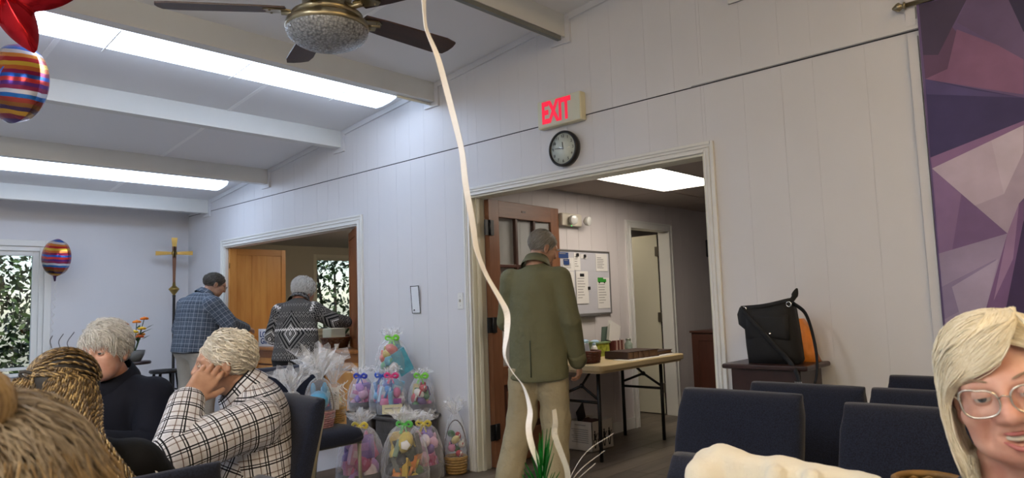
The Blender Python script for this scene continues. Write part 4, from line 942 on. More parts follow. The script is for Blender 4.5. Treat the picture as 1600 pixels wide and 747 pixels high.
# ================================================================ garden outside the windows
grd = struct('ground_outside', MB().box((-6, YB+TH+.01, -.4), (14, 22, -.3)), M('grass_ground', '#4b5a2c', .9, var=(3, .4)))
lm = [M('leaf_a', '#2c3f1a', .5), M('leaf_b', '#46602a', .5), M('leaf_c', '#1a2a12', .5)]
for m_ in lm: m_.node_tree.nodes['Principled BSDF'].inputs['Transmission Weight'].default_value = 0
def shrub(label, c, r, n, seed):
    g = np.random.default_rng(seed); t = thing('garden_shrub', label, 'shrub', (c[0], c[1], -.3), 0, 'leafy shrubs outside the windows')
    d = g.normal(size=(n, 3)); d /= np.linalg.norm(d, axis=1)[:, None]; rad = g.uniform(.45, 1.0, n)**.6
    clump = fnoise(d*1.0, 5, seed, 2); rad *= 1+.25*clump
    P = d*rad[:, None]*np.array(r)+np.array([0, 0, c[2]+.3]); keep = P[:, 2] > .05; P = P[keep]
    a = g.normal(size=(len(P), 3)); a /= np.linalg.norm(a, axis=1)[:, None]; b = np.cross(a, g.normal(size=(len(P), 3))); b /= np.linalg.norm(b, axis=1)[:, None]
    s = g.uniform(.035, .075, len(P))[:, None]
    V = np.stack([P-a*s, P+b*s*.45, P+a*s, P-b*s*.45], 1).reshape(-1, 3)
    me = bpy.data.meshes.new('foliage'); me.from_pydata(V.tolist(), [], [(4*i, 4*i+1, 4*i+2, 4*i+3) for i in range(len(P))]); me.polygons.foreach_set('material_index', g.integers(0, 3, len(P)))
    f = obj('foliage', me, lm, t); f['kind'] = 'stuff'
    st = MB()
    for k in range(5): st.tube(bez([(.1*math.cos(k), .1*math.sin(k), 0), (.3*r[0]*math.cos(k*1.3), .3*r[1]*math.sin(k*1.3), c[2]), (.5*r[0]*math.cos(k*1.3), .5*r[1]*math.sin(k*1.3), c[2]+r[2]*.6)], 5), [.05-.003*i for i in range(11)], 6)
    obj('stems', st, M('bark', '#3a2e22', .9), t); return t
shrub('broad shrub filling the hall window', (1.4, 11.0, 1.1), (1.6, .8, 1.5), 5200, 3)
shrub('shrub at the left of the hall window view', (-1.9, 11.9, 1.3), (1.4, .8, 1.8), 3200, 8)
shrub('shrub filling the kitchen window', (7.2, 11.0, 1.2), (1.6, .8, 1.7), 4800, 5)
shrub('shrub between the two windows', (4.4, 11.8, 1.3), (1.6, .8, 1.9), 2500, 9)
# ================================================================ people
def join(meshes, name='body'):
    V, Q, o = [], [], 0
    for me in meshes:
        n = len(me.vertices); v = np.zeros(n*3); me.vertices.foreach_get('co', v); q = np.zeros(len(me.loops), int); me.loops.foreach_get('vertex_index', q)
        V.append(v.reshape(-1, 3)); Q.append(q.reshape(-1, 4)+o); o += n
    V = np.concatenate(V); Q = np.concatenate(Q); me = bpy.data.meshes.new(name); nf = len(Q)
    me.vertices.add(len(V)); me.loops.add(nf*4); me.polygons.add(nf); me.vertices.foreach_set('co', V.ravel()); me.loops.foreach_set('vertex_index', Q.ravel())
    me.polygons.foreach_set('loop_start', np.arange(0, nf*4, 4)); me.polygons.foreach_set('loop_total', np.full(nf, 4)); me.polygons.foreach_set('use_smooth', np.ones(nf, bool)); me.update(); me.validate()
    return me
def skin(name, col, col2):
    m = M(name, col, .5, var=(22, .3), col2=col2, bump=(260, .12, .001), sss=.12); return m
SK1 = skin('skin_rosy', '#c9a08e', '#b3816f'); SK2 = skin('skin_tan', '#bd957d', '#9f7661'); SK3 = skin('skin_brown', '#6a432c', '#54331f'); SK4 = skin('skin_fair', '#d3aa98', '#bf8878')
def headM(pos, az=0, pitch=0, roll=0):
    return Matrix.Translation(pos)@Matrix.Rotation(az, 4, 'Z')@Matrix.Rotation(-pitch, 4, 'X')@Matrix.Rotation(roll, 4, 'Y')
def head_prims(Mh, f=1.0, smile=0, jowl=0):
    P = [ellp((0, -.012, .03), (.074*f, .093*f, .085*f), k=.02), ellp((0, .03, -.03), (.060*f, .066*f, .082*f), k=.03), ellp((0, .055, -.083), (.030*f, .030*f, .024*f), k=.025),
         ellp((0, .068, .025), (.055, .022, .018), k=.02),                          # brow
         cap((0, .086, .02), (0, .106, -.022), .008, .0140, .010), ellp((.0125, .097, -.025), (.0095, .011, .009), k=.008), ellp((-.0125, .097, -.025), (.0095, .011, .009), k=.008)]
    for s in (-1, 1):
        P += [ellp((s*.040, .062, -.022), (.024+.006*smile, .024+.004*smile, .024), k=.02), ellp((s*.038, .048, -.062), (.022+jowl, .026, .03), k=.025)]
        P.append(sub(ellp((s*.031, .094, .008), (.019, .016, .011)), .012))
        P += [ellp((s*.077*f, -.012, -.008), (.007, .019, .031), k=.006), cap((s*.081*f, -.024, .008), (s*.083*f, -.022, -.014), .006, .006, .006), ellp((s*.077*f, -.004, -.034), (.007, .010, .010), k=.006)]
    if smile:
        P += [cap((-.026, .083, -.046), (0, .0925, -.0505), .0042, .0055, .005), cap((0, .0925, -.0505), (.026, .083, -.046), .0055, .0042, .005),
              cap((-.022, .080, -.064), (0, .088, -.075), .0045, .0065, .006), cap((0, .088, -.075), (.022, .080, -.064), .0065, .0045, .006),
              sub(cap((-.022, .095, -.055), (.022, .095, -.055), .0075, .0075), .003), sub(ellp((0, .095, -.060), (.020, .016, .011)), .003)]
        P += [sub(cap((s*.030, .094, -.028), (s*.042, .080, -.062), .003, .003), .008) for s in (-1, 1)]
    else:
        P += [cap((-.020, .086, -.052), (.020, .086, -.052), .006, .006, .006), cap((-.017, .085, -.062), (.017, .085, -.062), .006, .006, .006), sub(cap((-.022, .098, -.057), (.022, .098, -.057), .004, .004), .004)]
    return [xf(p, Mh) for p in P]
def eyes(parent, Mh, iris='#5a6a6a', skinm=None, lid=.35):
    for s in (-1, 1):
        c = Mh@Vector((s*.031, .077, .008)); m = MB(); R = Mh.to_3x3()
        m.ell((0, 0, 0), (.0125, .0125, .0125), 14, 10); e = obj('eye', m, M('eye_white', '#d9d2cb', .15), parent); e.matrix_local = Matrix.Translation(c)@R.to_4x4()
        obj('iris', MB().lathe([(.0066, -.0012), (.0060, .0002), (0, .0014)], 16, c=(0, .0118, 0), axis=(0, 1, 0)), M('iris'+iris, iris, .1), e); obj('pupil', MB().lathe([(.0032, 0), (0, .0004)], 10, c=(0, .0132, 0), axis=(0, 1, 0)), ink, e)
        if skinm:                                          # upper and lower eyelid
            for zc, a0, a1, nm in ((0, .25-lid*.4, 1.45, 'upper_eyelid'), (0, -1.45, -.42, 'lower_eyelid')):
                vs = []; na, nb = 7, 13
                for i in range(na):
                    t = ln(a0, a1, i/(na-1))
                    for j in range(nb):
                        u = ln(-1.35, 1.35, j/(nb-1)); q = t*(1 if True else 1)
                        edge = a0 if nm[0] == 'u' else a1
                        tt = q if not ((nm[0] == 'u' and i == 0) or (nm[0] == 'l' and i == na-1)) else edge*math.cos(u*.9)
                        vs.append((.0145*math.sin(u)*math.cos(tt*.6), .0145*math.cos(u)*math.cos(tt), .0145*math.sin(tt)))
                obj(nm, MB().add(vs, [(i*nb+j, i*nb+j+1, (i+1)*nb+j+1, (i+1)*nb+j) for i in range(na-1) for j in range(nb-1)], True), skinm, e)
def hand_prims(w, d, nrm, hs, curl=(.35, .45, .3), sc=1.0, spread=.0, thumb=.5):
    w, d, nrm = Vector(w), Vector(d).normalized(), Vector(nrm); nrm = (nrm-d*nrm.dot(d)).normalized(); s = d.cross(nrm)*hs
    P = [cap(w-d*.03, w+d*.02, .024*sc, .026*sc, .012, nrm, .78)]
    offs = (.028, .0095, -.0095, -.027); ln_ = (.072, .080, .074, .058)
    for i in range(4):
        o = s*offs[i]*sc; b = w+d*(.088-.006*(abs(i-1.2)))*sc+o; P.append(cap(w+d*.012*sc+o*.55, b, .0155*sc, .0125*sc, .010, nrm, .85))
        dr = (d+s*(offs[i]*spread*20)).normalized(); p = b; r = .0093 if i < 3 else .0082
        for k, (fr, c) in enumerate(zip((.46, .30, .24), curl)):
            cc = c*(1+.12*(i-1.5)*(k == 0)); q = Matrix.Rotation(cc, 3, s*hs*-1 if False else dr.cross(nrm)); dr = (q@dr).normalized(); n2 = p+dr*ln_[i]*fr*sc
            P.append(cap(p, n2, r*sc*(1-.08*k), r*sc*(1-.08*(k+1)), .003)); p = n2
            nr2 = nrm
    t0 = w+d*.026*sc+s*.026*sc; td = (d*.72+s*.55+nrm*thumb).normalized(); t1 = t0+td*.042*sc; t2 = t1+(td*.8+d*.5).normalized()*.032*sc
    P += [cap(w+d*.01+s*.012, t0, .017*sc, .0145*sc, .012), cap(t0, t1, .0125*sc, .0105*sc, .006), cap(t1, t2, .0102*sc, .008*sc, .003)]
    return P
def limb(J, a, b, c, r, k=.03): return [cap(J[a], J[b], r[0], r[1], k), cap(J[b], J[c], r[1], r[2], k)]
def stripmat(name, fn, rough=.85):
    m, t = newmat(name); uvn = t.n('UVMap'); sep = t.n('SeparateXYZ'); t.l(uvn.outputs[0], sep.inputs[0]); t.l(fn(t, sep.outputs[0], sep.outputs[1]), t.b.inputs['Base Color']); t.b.inputs['Roughness'].default_value = rough; t.b.inputs['Specular IOR Level'].default_value = .2
    t.bump(t.noise(38, 3), .35, .012); return m
def line(t, x, per, a, b):                        # 1 where frac(x/per) in [a,b]
    f = t.math('FRACT', t.math('DIVIDE', t.math('ADD', x, 10.0), per)); return t.math('MULTIPLY', t.math('GREATER_THAN', f, a), t.math('LESS_THAN', f, b))
def plaid_white(t, u, v):
    c = C('#d0d0d6')
    for x in (u, v):
        c = t.mix(t.math('MULTIPLY', line(t, x, .058, .40, .88), .16), c, C('#8f8a86'))
        c = t.mix(t.math('MULTIPLY', line(t, x, .058, .50, .56), .85), c, C('#5c4238'))
    for x in (u, v):
        c = t.mix(line(t, x, .058, .0, .085), c, C('#15151a')); c = t.mix(line(t, x, .058, .17, .235), c, C('#1a1a20'))
    return c
def plaid_blue(t, u, v):
    c = C('#525c69')
    for x in (u, v): c = t.mix(t.math('MULTIPLY', line(t, x, .085, 0, .35), .35), c, C('#2c3440'))
    for x in (u, v): c = t.mix(t.math('MULTIPLY', line(t, x, .042, .0, .09), .65), c, C('#a3a9b2'))
    return c
def nordic(t, u, v):
    st = .011
    def q(x): return t.math('MULTIPLY', t.math('FLOOR', t.math('DIVIDE', x, st)), st)
    au = t.math('ABSOLUTE', q(u)); dv = t.math('ABSOLUTE', t.math('SUBTRACT', q(v), .24)); D = t.math('ADD', au, dv)
    ring = line(t, D, .044, .0, .5); big = t.math('LESS_THAN', D, .19)
    thin = line(t, D, .011*5, 0, .2)
    zz = t.math('PINGPONG', q(u), .022); band = line(t, t.math('ADD', q(v), zz), .033, 0, .4)
    chk = t.math('MODULO', t.math('ADD', t.math('FLOOR', t.math('DIVIDE', t.math('ADD', u, 10), st)), t.math('FLOOR', t.math('DIVIDE', t.math('ADD', v, 10), st))), 2)
    rows = line(t, q(v), .088, .0, .5); side = t.math('ADD', t.math('MULTIPLY', rows, band), t.math('MULTIPLY', t.math('SUBTRACT', 1, rows), chk))
    f = t.math('ADD', t.math('MULTIPLY', big, ring), t.math('MULTIPLY', t.math('SUBTRACT', 1, big), side))
    lo = C('#121214'); c = t.mix(t.math('MULTIPLY', f, .8), lo, C('#7d7a77'))
    bw = t.math('MULTIPLY', line(t, t.math('ADD', v, t.math('PINGPONG', q(u), .017)), .33, .15, .19), 1)
    c = t.mix(bw, c, C('#d6d3cf')); c = t.mix(t.math('MULTIPLY', big, t.math('MULTIPLY', thin, t.math('LESS_THAN', D, .08))), c, C('#d6d3cf'))
    return c
# ---------------------------------------------------------------- hair made of strands
def hair_mat(name, c1, c2, rough=.5):
    m, t = newmat(name); n = t.noise(160, 3); at = t.n('Attribute'); at.attribute_name = 'tone'; mr = t.n('MapRange'); mr.inputs[1].default_value = .3; mr.inputs[2].default_value = .7; t.l(n, mr.inputs[0])
    f = t.math('ADD', t.math('MULTIPLY', mr.outputs[0], .35), t.math('MULTIPLY', at.outputs['Fac'], .65))
    t.l(t.mix(f, C(c1), C(c2)), t.b.inputs['Base Color']); t.b.inputs['Roughness'].default_value = rough; t.b.inputs['Specular IOR Level'].default_value = .35; return m
def strands(name, paths, r, mat, parent, seed=0, tip=.25, sides=3):
    g = np.random.default_rng(seed); P = np.array(paths); n, k, _ = P.shape
    T = np.gradient(P, axis=1); T /= np.linalg.norm(T, axis=2, keepdims=True)+1e-9; ref = g.normal(size=(n, 1, 3)); X = np.cross(T, ref); X /= np.linalg.norm(X, axis=2, keepdims=True)+1e-9; Y = np.cross(T, X)
    prof = np.interp(np.linspace(0, 1, k), [0, .15, .75, 1], [.7, 1, .9, tip])[None, :, None]; rr = (r*g.uniform(.7, 1.3, (n, 1, 1)))*prof
    V = np.stack([P+(X*math.cos(2*PI*j/sides)+Y*math.sin(2*PI*j/sides))*rr for j in range(sides)], 2).reshape(-1, 3)
    base = (np.arange(n)*k*sides)[:, None, None]; i = np.arange(k-1)[None, :, None]; j = np.arange(sides)[None, None, :]; jn = (j+1) % sides
    Q = np.stack([base+i*sides+j, base+i*sides+jn, base+(i+1)*sides+jn, base+(i+1)*sides+j], -1).reshape(-1, 4)
    me = bpy.data.meshes.new(name); nf = len(Q); me.vertices.add(len(V)); me.loops.add(nf*4); me.polygons.add(nf); me.vertices.foreach_set('co', V.ravel()); me.loops.foreach_set('vertex_index', Q.ravel())
    me.polygons.foreach_set('loop_start', np.arange(0, nf*4, 4)); me.polygons.foreach_set('loop_total', np.full(nf, 4)); me.polygons.foreach_set('use_smooth', np.ones(nf, bool)); me.update()
    a = me.attributes.new('tone', 'FLOAT', 'POINT'); a.data.foreach_set('value', np.repeat(g.uniform(0, 1, n), k*sides)); 
    o = obj(name, me, mat, parent); o['kind'] = 'stuff'; return o
def scalp_paths(Mh, n, seed, c, R, flow, keep, length, segs=9, lift=.012, wave=.003, gravity=0):
    """strands combed over an ellipsoid (centre c, radii R, head frame) along flow(p)"""
    g = np.random.default_rng(seed); c = np.array(c); R = np.array(R); A = np.array(Mh)
    d = g.normal(size=(n*30, 3)); d /= np.linalg.norm(d, axis=1, keepdims=True); q = c+d*R; q = q[keep(q.T)][:n]; m = len(q)
    st = (length*g.uniform(.6, 1.15, m)/segs)[:, None]; lf = 1+lift/R.mean()*g.uniform(.3, 1.4, m); ph = g.uniform(0, 6.28, (m, 3)); out = []
    for k in range(segs+1):
        out.append(q+wave*np.sin(ph+k*1.3))
        nr = (q-c)/R**2; nr /= np.linalg.norm(nr, axis=1, keepdims=True); v = np.stack([np.broadcast_to(x, m) for x in flow(q.T)], 1)+g.normal(size=(m, 3))*.05
        tt = v-nr*(v*nr).sum(1, keepdims=True); tt /= np.linalg.norm(tt, axis=1, keepdims=True)+1e-9; q = q+tt*st
        e = np.linalg.norm((q-c)/R, axis=1); tgt = 1+(lf-1)*math.sin(min(k/segs*1.5, 1.0)*PI*.5+.15); q = c+(q-c)/e[:, None]*tgt[:, None]
    P = np.stack(out, 1); return P@A[:3, :3].T+A[:3, 3]
def hair_cap(Mh, R, c=(0, -.016, .034), cut=((0, .075, .05), (0, 1, -.55)), cut2=None, vox=.005, amp=.004, seed=1, extra=()):
    Ai = np.array(Mh.inverted()); cl = [((Mh@Vector(cut[0]))[:], (Mh.to_3x3()@Vector(cut[1]))[:])]
    if cut2: cl.append(((Mh@Vector(cut2[0]))[:], (Mh.to_3x3()@Vector(cut2[1]))[:]))
    P = [xf(ellp(c, R, k=.02), Mh)]+[xf(p, Mh) for p in extra]
    return sdf_mesh('hair', P, vox, disp=lambda V: amp*fnoise(V, 90, seed, 2), clip=cl)
def person(label, loc, az, J, top=None, bottom=None, skinm=SK2, headp=None, trunk=True, hands=(), vox=.011, hvox=.0045, sit=False, legs=True):
    """J: joints in the person's own frame (+Y forward, +X right). az: facing direction in the world"""
    t = thing('person', label, 'person', loc, az-PI/2); ms = []
    Mh = J['head']; nk = Mh@Vector((0, -.018, -.06))
    sp = [cap(J['neck'], nk, .056, .052, .02), cap(J['pelvis'], J['chest'], .11, .12, .05, (0, 1, 0), .7), cap(J['chest'], J['neck'], .10, .055, .05, (0, 1, 0), .75), cap(J['sl'], J['sr'], .045, .045, .03)]
    for s in 'lr':
        sp += limb(J, 's'+s, 'e'+s, 'w'+s, (.045, .038, .026))
        if legs: sp += limb(J, 'h'+s, 'k'+s, 'a'+s, (.075, .052, .036))
    ms.append(sdf_mesh('trunk', sp, .012)); ms.append(sdf_mesh('head', head_prims(Mh, **(headp or {}))+[cap(J['neck'], nk, .054, .052, .025)], hvox))
    for hp in hands: ms.append(sdf_mesh('hand', hp, .0032))
    obj('body', join(ms), skinm, t)
    return t, Mh
def V(*a): return Vector(a)
def shirt_prims(J, rt, ra, hem, sq=.66, n=(0, 1, 0), sh=.085, off=0):
    ch, pe = Vector(J['chest']), Vector(J['pelvis']); up = (ch-pe).normalized()
    P = [dict(cap(pe-up*hem, ch+up*.06, rt[0], rt[1], .03, n, sq), v0=0), cap(J['sl'], J['sr'], sh, sh, .05), cap(ch+up*.06, Vector(J['neck'])-up*.02, rt[1]*.6, .062, .05, n, .8)]
    for s in 'lr': P += [cap(J['s'+s], J['e'+s], ra[0], ra[1], .014), cap(J['e'+s], J['w'+s], ra[1], ra[2], .016)]
    return P
def trouser_prims(J, r, hipr=.13):
    P = [cap(J['hl'], J['hr'], hipr, hipr, .05)]
    for s in 'lr': P += limb(J, 'h'+s, 'k'+s, 'a'+s, r, .03)
    return P
def shoes(t, J, mat, fwd=(0, 1, 0)):
    for s in 'lr':
        a = Vector(J['a'+s]); f = Vector(fwd); obj('shoe', sdf_mesh('shoe', [cap((a.x, a.y-.03, .045), (a.x, a.y+.12, .035), .045, .04, .03), cap((a.x, a.y, .04), (a.x, a.y, .09), .045, .042, .03)], .009, clip=[((0, 0, .003), (0, 0, -1))]), mat, t)
def collar(t, J, Mh, mat, r=.068, h=.04, tilt=.25):
    c = Vector(J['neck']); up = ((Mh@Vector((0, -.02, -.06)))-c).normalized(); m = MB(); n = 28; vs = []
    X = Vector((1, 0, 0)); Y = up.cross(X).normalized(); X = Y.cross(up)
    for q, (rr, z) in enumerate(((r*1.22, -.012), (r*1.02, h), (r*1.10, h+.004), (r*1.36, -.004), (r*1.4, -.02))):
        for j in range(n):
            a = 2*PI*j/n; gp = 1+.12*max(0, math.sin(a)); zz = z*(1-.35*max(0, math.sin(a))); vs.append(c+up*(zz+.012)+(X*math.cos(a)+Y*math.sin(a)*gp)*rr)
    m.add(vs, [(i*n+j, i*n+(j+1) % n, (i+1)*n+(j+1) % n, (i+1)*n+j) for i in range(4) for j in range(n)], True)
    me = m.mesh('collar'); uvl = me.uv_layers.new(name='UVMap')
    for l in me.loops: i = l.vertex_index; uvl.data[l.index].uv = ((i % n)/n*.464, (0, .055, .062, .105, .12)[i//n]+.03)
    return obj('collar', me, mat, t)
def glasses(t, Mh, mat, w=.028, cat=0, r=.0016, y=.103):
    g = None; m0 = MB()
    for s in (-1, 1):
        P = []
        for k in range(29):
            a = 2*PI*k/28; x = w*sup(a, .8); z = .021*sup(a-PI/2, .8); z += cat*max(0, (x*1.0)/w)*.009*(z > -.005); P.append(Mh@Vector((s*(.034+x*1.0), y-.006*abs((x+w)/w)**1.5*.5, .002+z)))
        o = obj('lens_rim', MB().tube(P, r*(1.3 if cat else 1), 6, cap=False), mat, t)
        obj('lens', MB().add([Mh@Vector((s*.034, y-.001, .002))]+P[:-1], [(0, i+1, (i+1) % 28+1) for i in range(28)], True), glassm, o)
        obj('temple_arm', MB().tube(bez([Mh@Vector((s*(.034+w), y-.006, .012)), Mh@Vector((s*.076, .03, .012)), Mh@Vector((s*.083, -.02, .008)), Mh@Vector((s*.08, -.045, -.02))], 5), r, 6), mat, t)
    obj('bridge', MB().tube(bez([Mh@Vector((-.034+w, y+.001, .008)), Mh@Vector((0, y+.006, .012)), Mh@Vector((.034-w, y+.001, .008))], 5), r, 6), mat, t)
# ---------------------------------------------------------------- man in green jacket
J = dict(head=headM((.03, .10, 1.58), math.radians(-42), math.radians(22), math.radians(4)), neck=V(0, .03, 1.455), chest=V(0, .0, 1.22), pelvis=V(0, 0, .92), sl=V(-.165, 0, 1.375), sr=V(.165, .01, 1.375), el=V(-.225, .05, 1.10), er=V(.232, .0, 1.09), wl=V(-.18, .22, .98), wr=V(.238, .10, .84),
         hl=V(-.09, 0, .88), hr=V(.09, 0, .88), kl=V(-.13, .02, .48), kr=V(.09, .05, .48), al=V(-.20, -.10, .09), ar=V(.08, .02, .09))
t, Mh = person('man in olive green jacket and khaki trousers standing in the doorway', (3.475, 3.005, 0), math.radians(22), J, skinm=SK2, hands=[hand_prims((.239, .105, .83), (.02, .25, -1), (-1, .1, 0), 1, (.5, .6, .4)), hand_prims((-.18, .225, .98), (0, 1, -.3), (0, -.2, -1), -1)])
olive = M('olive_cotton', '#6c6b50', .75, var=(5, .15), bump=(9, .6, .03), spec=.25)
jp = shirt_prims(J, (.20, .172), (.074, .066, .058), .20, .68, sh=.066)
jk = obj('jacket', sdf_mesh('jacket', jp, .008, disp=lambda V_: .008*fnoise(V_*np.array([1, 1, .45]), 24, 5, 2), clip=[((0, 0, .735), (0, .12, -1))]), olive, t)
collar(t, J, Mh, olive, .072, .045); obj('cuff', MB().tube([(.235, .075, .885), (.240, .108, .825)], [.061, .059], 18), olive, jk)
obj('centre_vent', MB().tube([(0, -.142, .75), (.0, -.140, .98)], .004, 5), M('olive_seam', '#363c2c', .8), jk)
khaki = M('khaki_cotton', '#a89c7e', .8, var=(6, .15), bump=(14, .6, .03), spec=.2)
obj('trousers', sdf_mesh('trousers', trouser_prims(J, (.112, .092, .085), .12), .009, disp=lambda V_: .006*fnoise(V_*np.array([1, 1, .8]), 34, 9, 2), clip=[((0, 0, .80), (0, 0, 1))]), khaki, t); shoes(t, J, M('shoe_brown', '#33231a', .5), (0, 1, 0))
hg = hair_mat('hair_grey', '#77736c', '#b5b1aa')
obj('hair', hair_cap(Mh, (.079, .098, .086), cut=((0, .055, .04), (0, 1, -.35)), cut2=((0, 0, -.035), (0, .5, -1)), amp=.002), hg, t)
strands('hair_strands', scalp_paths(Mh, 900, 2, (0, -.016, .034), (.080, .099, .087), lambda p: (p[0]*2, -.6, -1), lambda p: (p[1] < .05+.3*(p[2]-.03)) & (p[2] > -.045-.3*p[1]), .06, 6, .005, .002), .0011, hg, t, 2)
# ---------------------------------------------------------------- man in blue check shirt at the hatch
J = dict(head=headM((.02, .15, 1.47), math.radians(-16), math.radians(26), 0), neck=V(0, .06, 1.365), chest=V(0, .0, 1.13), pelvis=V(0, -.03, .90), sl=V(-.19, .0, 1.27), sr=V(.19, .02, 1.27), el=V(-.27, -.0, 1.03), er=V(.28, .12, 1.08), wl=V(-.2, .18, .98), wr=V(.20, .34, 1.02), hl=V(-.1, -.02, .84), hr=V(.1, -.02, .84), kl=V(-.11, .0, .46), kr=V(.11, .0, .46), al=V(-.12, -.03, .09), ar=V(.12, -.03, .09))
t, Mh = person('man in grey blue check shirt bending at the serving hatch', (3.125, 7.30, 0), math.radians(8), J, skinm=SK2, hands=[hand_prims((.2, .345, 1.02), (-.3, 1, -.1), (-.3, -.2, -1), 1), hand_prims((-.2, .185, .98), (.3, 1, -.1), (0, -.2, -1), -1)], hvox=.006)
bp_ = stripmat('blue_check_cotton', plaid_blue)
jp = shirt_prims(J, (.225, .215), (.086, .076, .055), .10, .80, sh=.075); obj('shirt', sdf_mesh('shirt', jp, .009, uv=True, disp=lambda V_: .006*fnoise(V_, 26, 15, 2), clip=[((0, 0, .815), (0, 0, -1))]), bp_, t); collar(t, J, Mh, bp_, .07, .035)
obj('belt', MB().lathe([(.225, -.02), (.232, -.018), (.232, .018), (.225, .02)], 36, c=(0, -.03, .825), wob=lambda a, z: 1-.24*abs(math.sin(a))**1.5), M('belt_black', '#15130f', .5), t)
lk = M('stone_cotton', '#9c978d', .8, var=(6, .12), bump=(14, .5, .03)); obj('trousers', sdf_mesh('trousers', trouser_prims(J, (.122, .10, .085), .14), .011, disp=lambda V_: .005*fnoise(V_, 30, 19, 2), clip=[((0, 0, .835), (0, 0, 1))]), lk, t); shoes(t, J, M('shoe_black', '#15130f', .5))
hd = hair_mat('hair_dark_grey', '#3a3734', '#7d7973')
obj('hair', hair_cap(Mh, (.080, .10, .085), cut=((0, .055, .045), (0, 1, -.4)), cut2=((0, 0, -.03), (0, .5, -1)), amp=.002), hd, t)
strands('hair_strands', scalp_paths(Mh, 600, 4, (0, -.016, .034), (.081, .101, .086), lambda p: (p[0]*2, -.8, -1), lambda p: (p[1] < .05) & (p[2] > -.04-.3*p[1]), .06, 6, .005, .002), .0014, hd, t, 4)
glasses(t, Mh, M('wire_frame', '#6e675c', .3, .8)); t.scale = (1.16, 1.12, 1.03)
# ---------------------------------------------------------------- woman in patterned sweater
J = dict(head=headM((.015, .13, 1.39), math.radians(-20), math.radians(14), math.radians(6)), neck=V(0, .05, 1.29), chest=V(0, .0, 1.08), pelvis=V(0, -.02, .86), sl=V(-.155, .0, 1.21), sr=V(.155, .02, 1.215), el=V(-.235, .03, .99), er=V(.28, .12, 1.125), wl=V(-.22, .19, .98), wr=V(.355, .27, 1.10), hl=V(-.085, -.02, .80), hr=V(.085, -.02, .80), kl=V(-.09, .0, .44), kr=V(.09, .0, .44), al=V(-.09, -.03, .08), ar=V(.09, -.03, .08))
t, Mh = person('white haired woman in black and white patterned sweater reaching into the hatch', (3.275, 5.63, 0), math.radians(38), J, skinm=SK1, hands=[hand_prims((.355, .275, 1.10), (-.1, 1, -.1), (-.3, .1, -1), 1), hand_prims((-.22, .195, .98), (.3, 1, -.1), (0, -.2, -1), -1)], hvox=.006)
nm = stripmat('patterned_knit', nordic, .95)
jp = shirt_prims(J, (.215, .175), (.078, .068, .055), .09, .72, sh=.068)
obj('sweater', sdf_mesh('sweater', jp, .008, uv=True, disp=lambda V_: .005*fnoise(V_, 24, 25, 2), clip=[((0, 0, .79), (0, 0, -1))]), nm, t); collar(t, J, Mh, nm, .072, .05)
obj('trousers', sdf_mesh('trousers', trouser_prims(J, (.112, .09, .07), .125), .012, clip=[((0, 0, .83), (0, 0, 1))]), M('black_wool', '#0f0f12', .9), t); shoes(t, J, MC['shoe_black'])
hw_ = hair_mat('hair_white', '#bdbab4', '#f6f4f0')
obj('hair', hair_cap(Mh, (.088, .106, .094), cut=((0, .07, .05), (0, 1, -.5)), cut2=((0, 0, -.05), (0, .4, -1)), amp=.006), hw_, t)
strands('hair_strands', scalp_paths(Mh, 1300, 6, (0, -.016, .034), (.088, .106, .094), lambda p: (p[0]*3, -.5, -1), lambda p: (p[1] < .06+.4*(p[2]-.03)) & (p[2] > -.055), .07, 7, .010, .006), .0017, hw_, t, 6)
# ---------------------------------------------------------------- seated man in white plaid shirt
J = dict(head=headM((0, .03, 1.03), math.radians(-12), math.radians(4), math.radians(-4)), neck=V(0, -.045, .915), chest=V(0, -.09, .72), pelvis=V(0, -.12, .50), sl=V(-.18, -.06, .825), sr=V(.18, -.08, .83), el=V(-.275, .20, .765), er=V(.27, .02, .63), wl=V(-.155, .165, .915), wr=V(.16, .26, .60), hl=V(-.1, -.10, .50), hr=V(.1, -.10, .50), kl=V(-.14, .33, .52), kr=V(.14, .33, .52), al=V(-.14, .36, .09), ar=V(.14, .36, .09))
t, Mh = person('seated white haired man in black and white plaid shirt resting his face on his hand', (1.245, 2.60, 0), math.radians(160), J, skinm=SK2, hvox=.0038, hands=[hand_prims((-.152, .160, .922), (.035, -.085, .10), (.95, .1, -.2), -1, (.35, .55, .45), 1.15, thumb=.3), hand_prims((.16, .265, .60), (-.3, 1, 0), (0, 0, -1), 1)])
eyes(t, Mh, skinm=SK2)
wp = stripmat('white_plaid_cotton', plaid_white)
jp = shirt_prims(J, (.225, .195), (.088, .080, .056), .03, .66, sh=.068); jp.append(cap((0, .02, .56), (0, -.03, .68), .19, .16, .05, (0, 1, 0), .8))
obj('shirt', sdf_mesh('shirt', jp, .008, uv=True, disp=lambda V_: .007*fnoise(V_, 26, 35, 2)), wp, t); collar(t, J, Mh, wp, .072, .05)
obj('trousers', sdf_mesh('trousers', trouser_prims(J, (.12, .09, .075), .15), .012), M('dark_trousers', '#1d2027', .9), t); shoes(t, J, MC['shoe_black'])
hy_ = hair_mat('hair_ivory', '#b8b0a0', '#f4efe4')
obj('hair', hair_cap(Mh, (.0775, .0965, .0875), cut=((0, .070, .062), (0, 1, -.75)), cut2=((0, -.0, -.035), (0, .75, -1)), amp=.003, vox=.004), hy_, t)
strands('hair_strands', scalp_paths(Mh, 3000, 10, (0, -.016, .034), (.0775, .0965, .0875), lambda p: (p[0]*1.5, -1.1, -.75), lambda p: (p[1]-.07 < .75*(p[2]-.062)) & (p[2] > -.045+.75*p[1]), .10, 10, .006, .0016), .0011, hy_, t, 10)
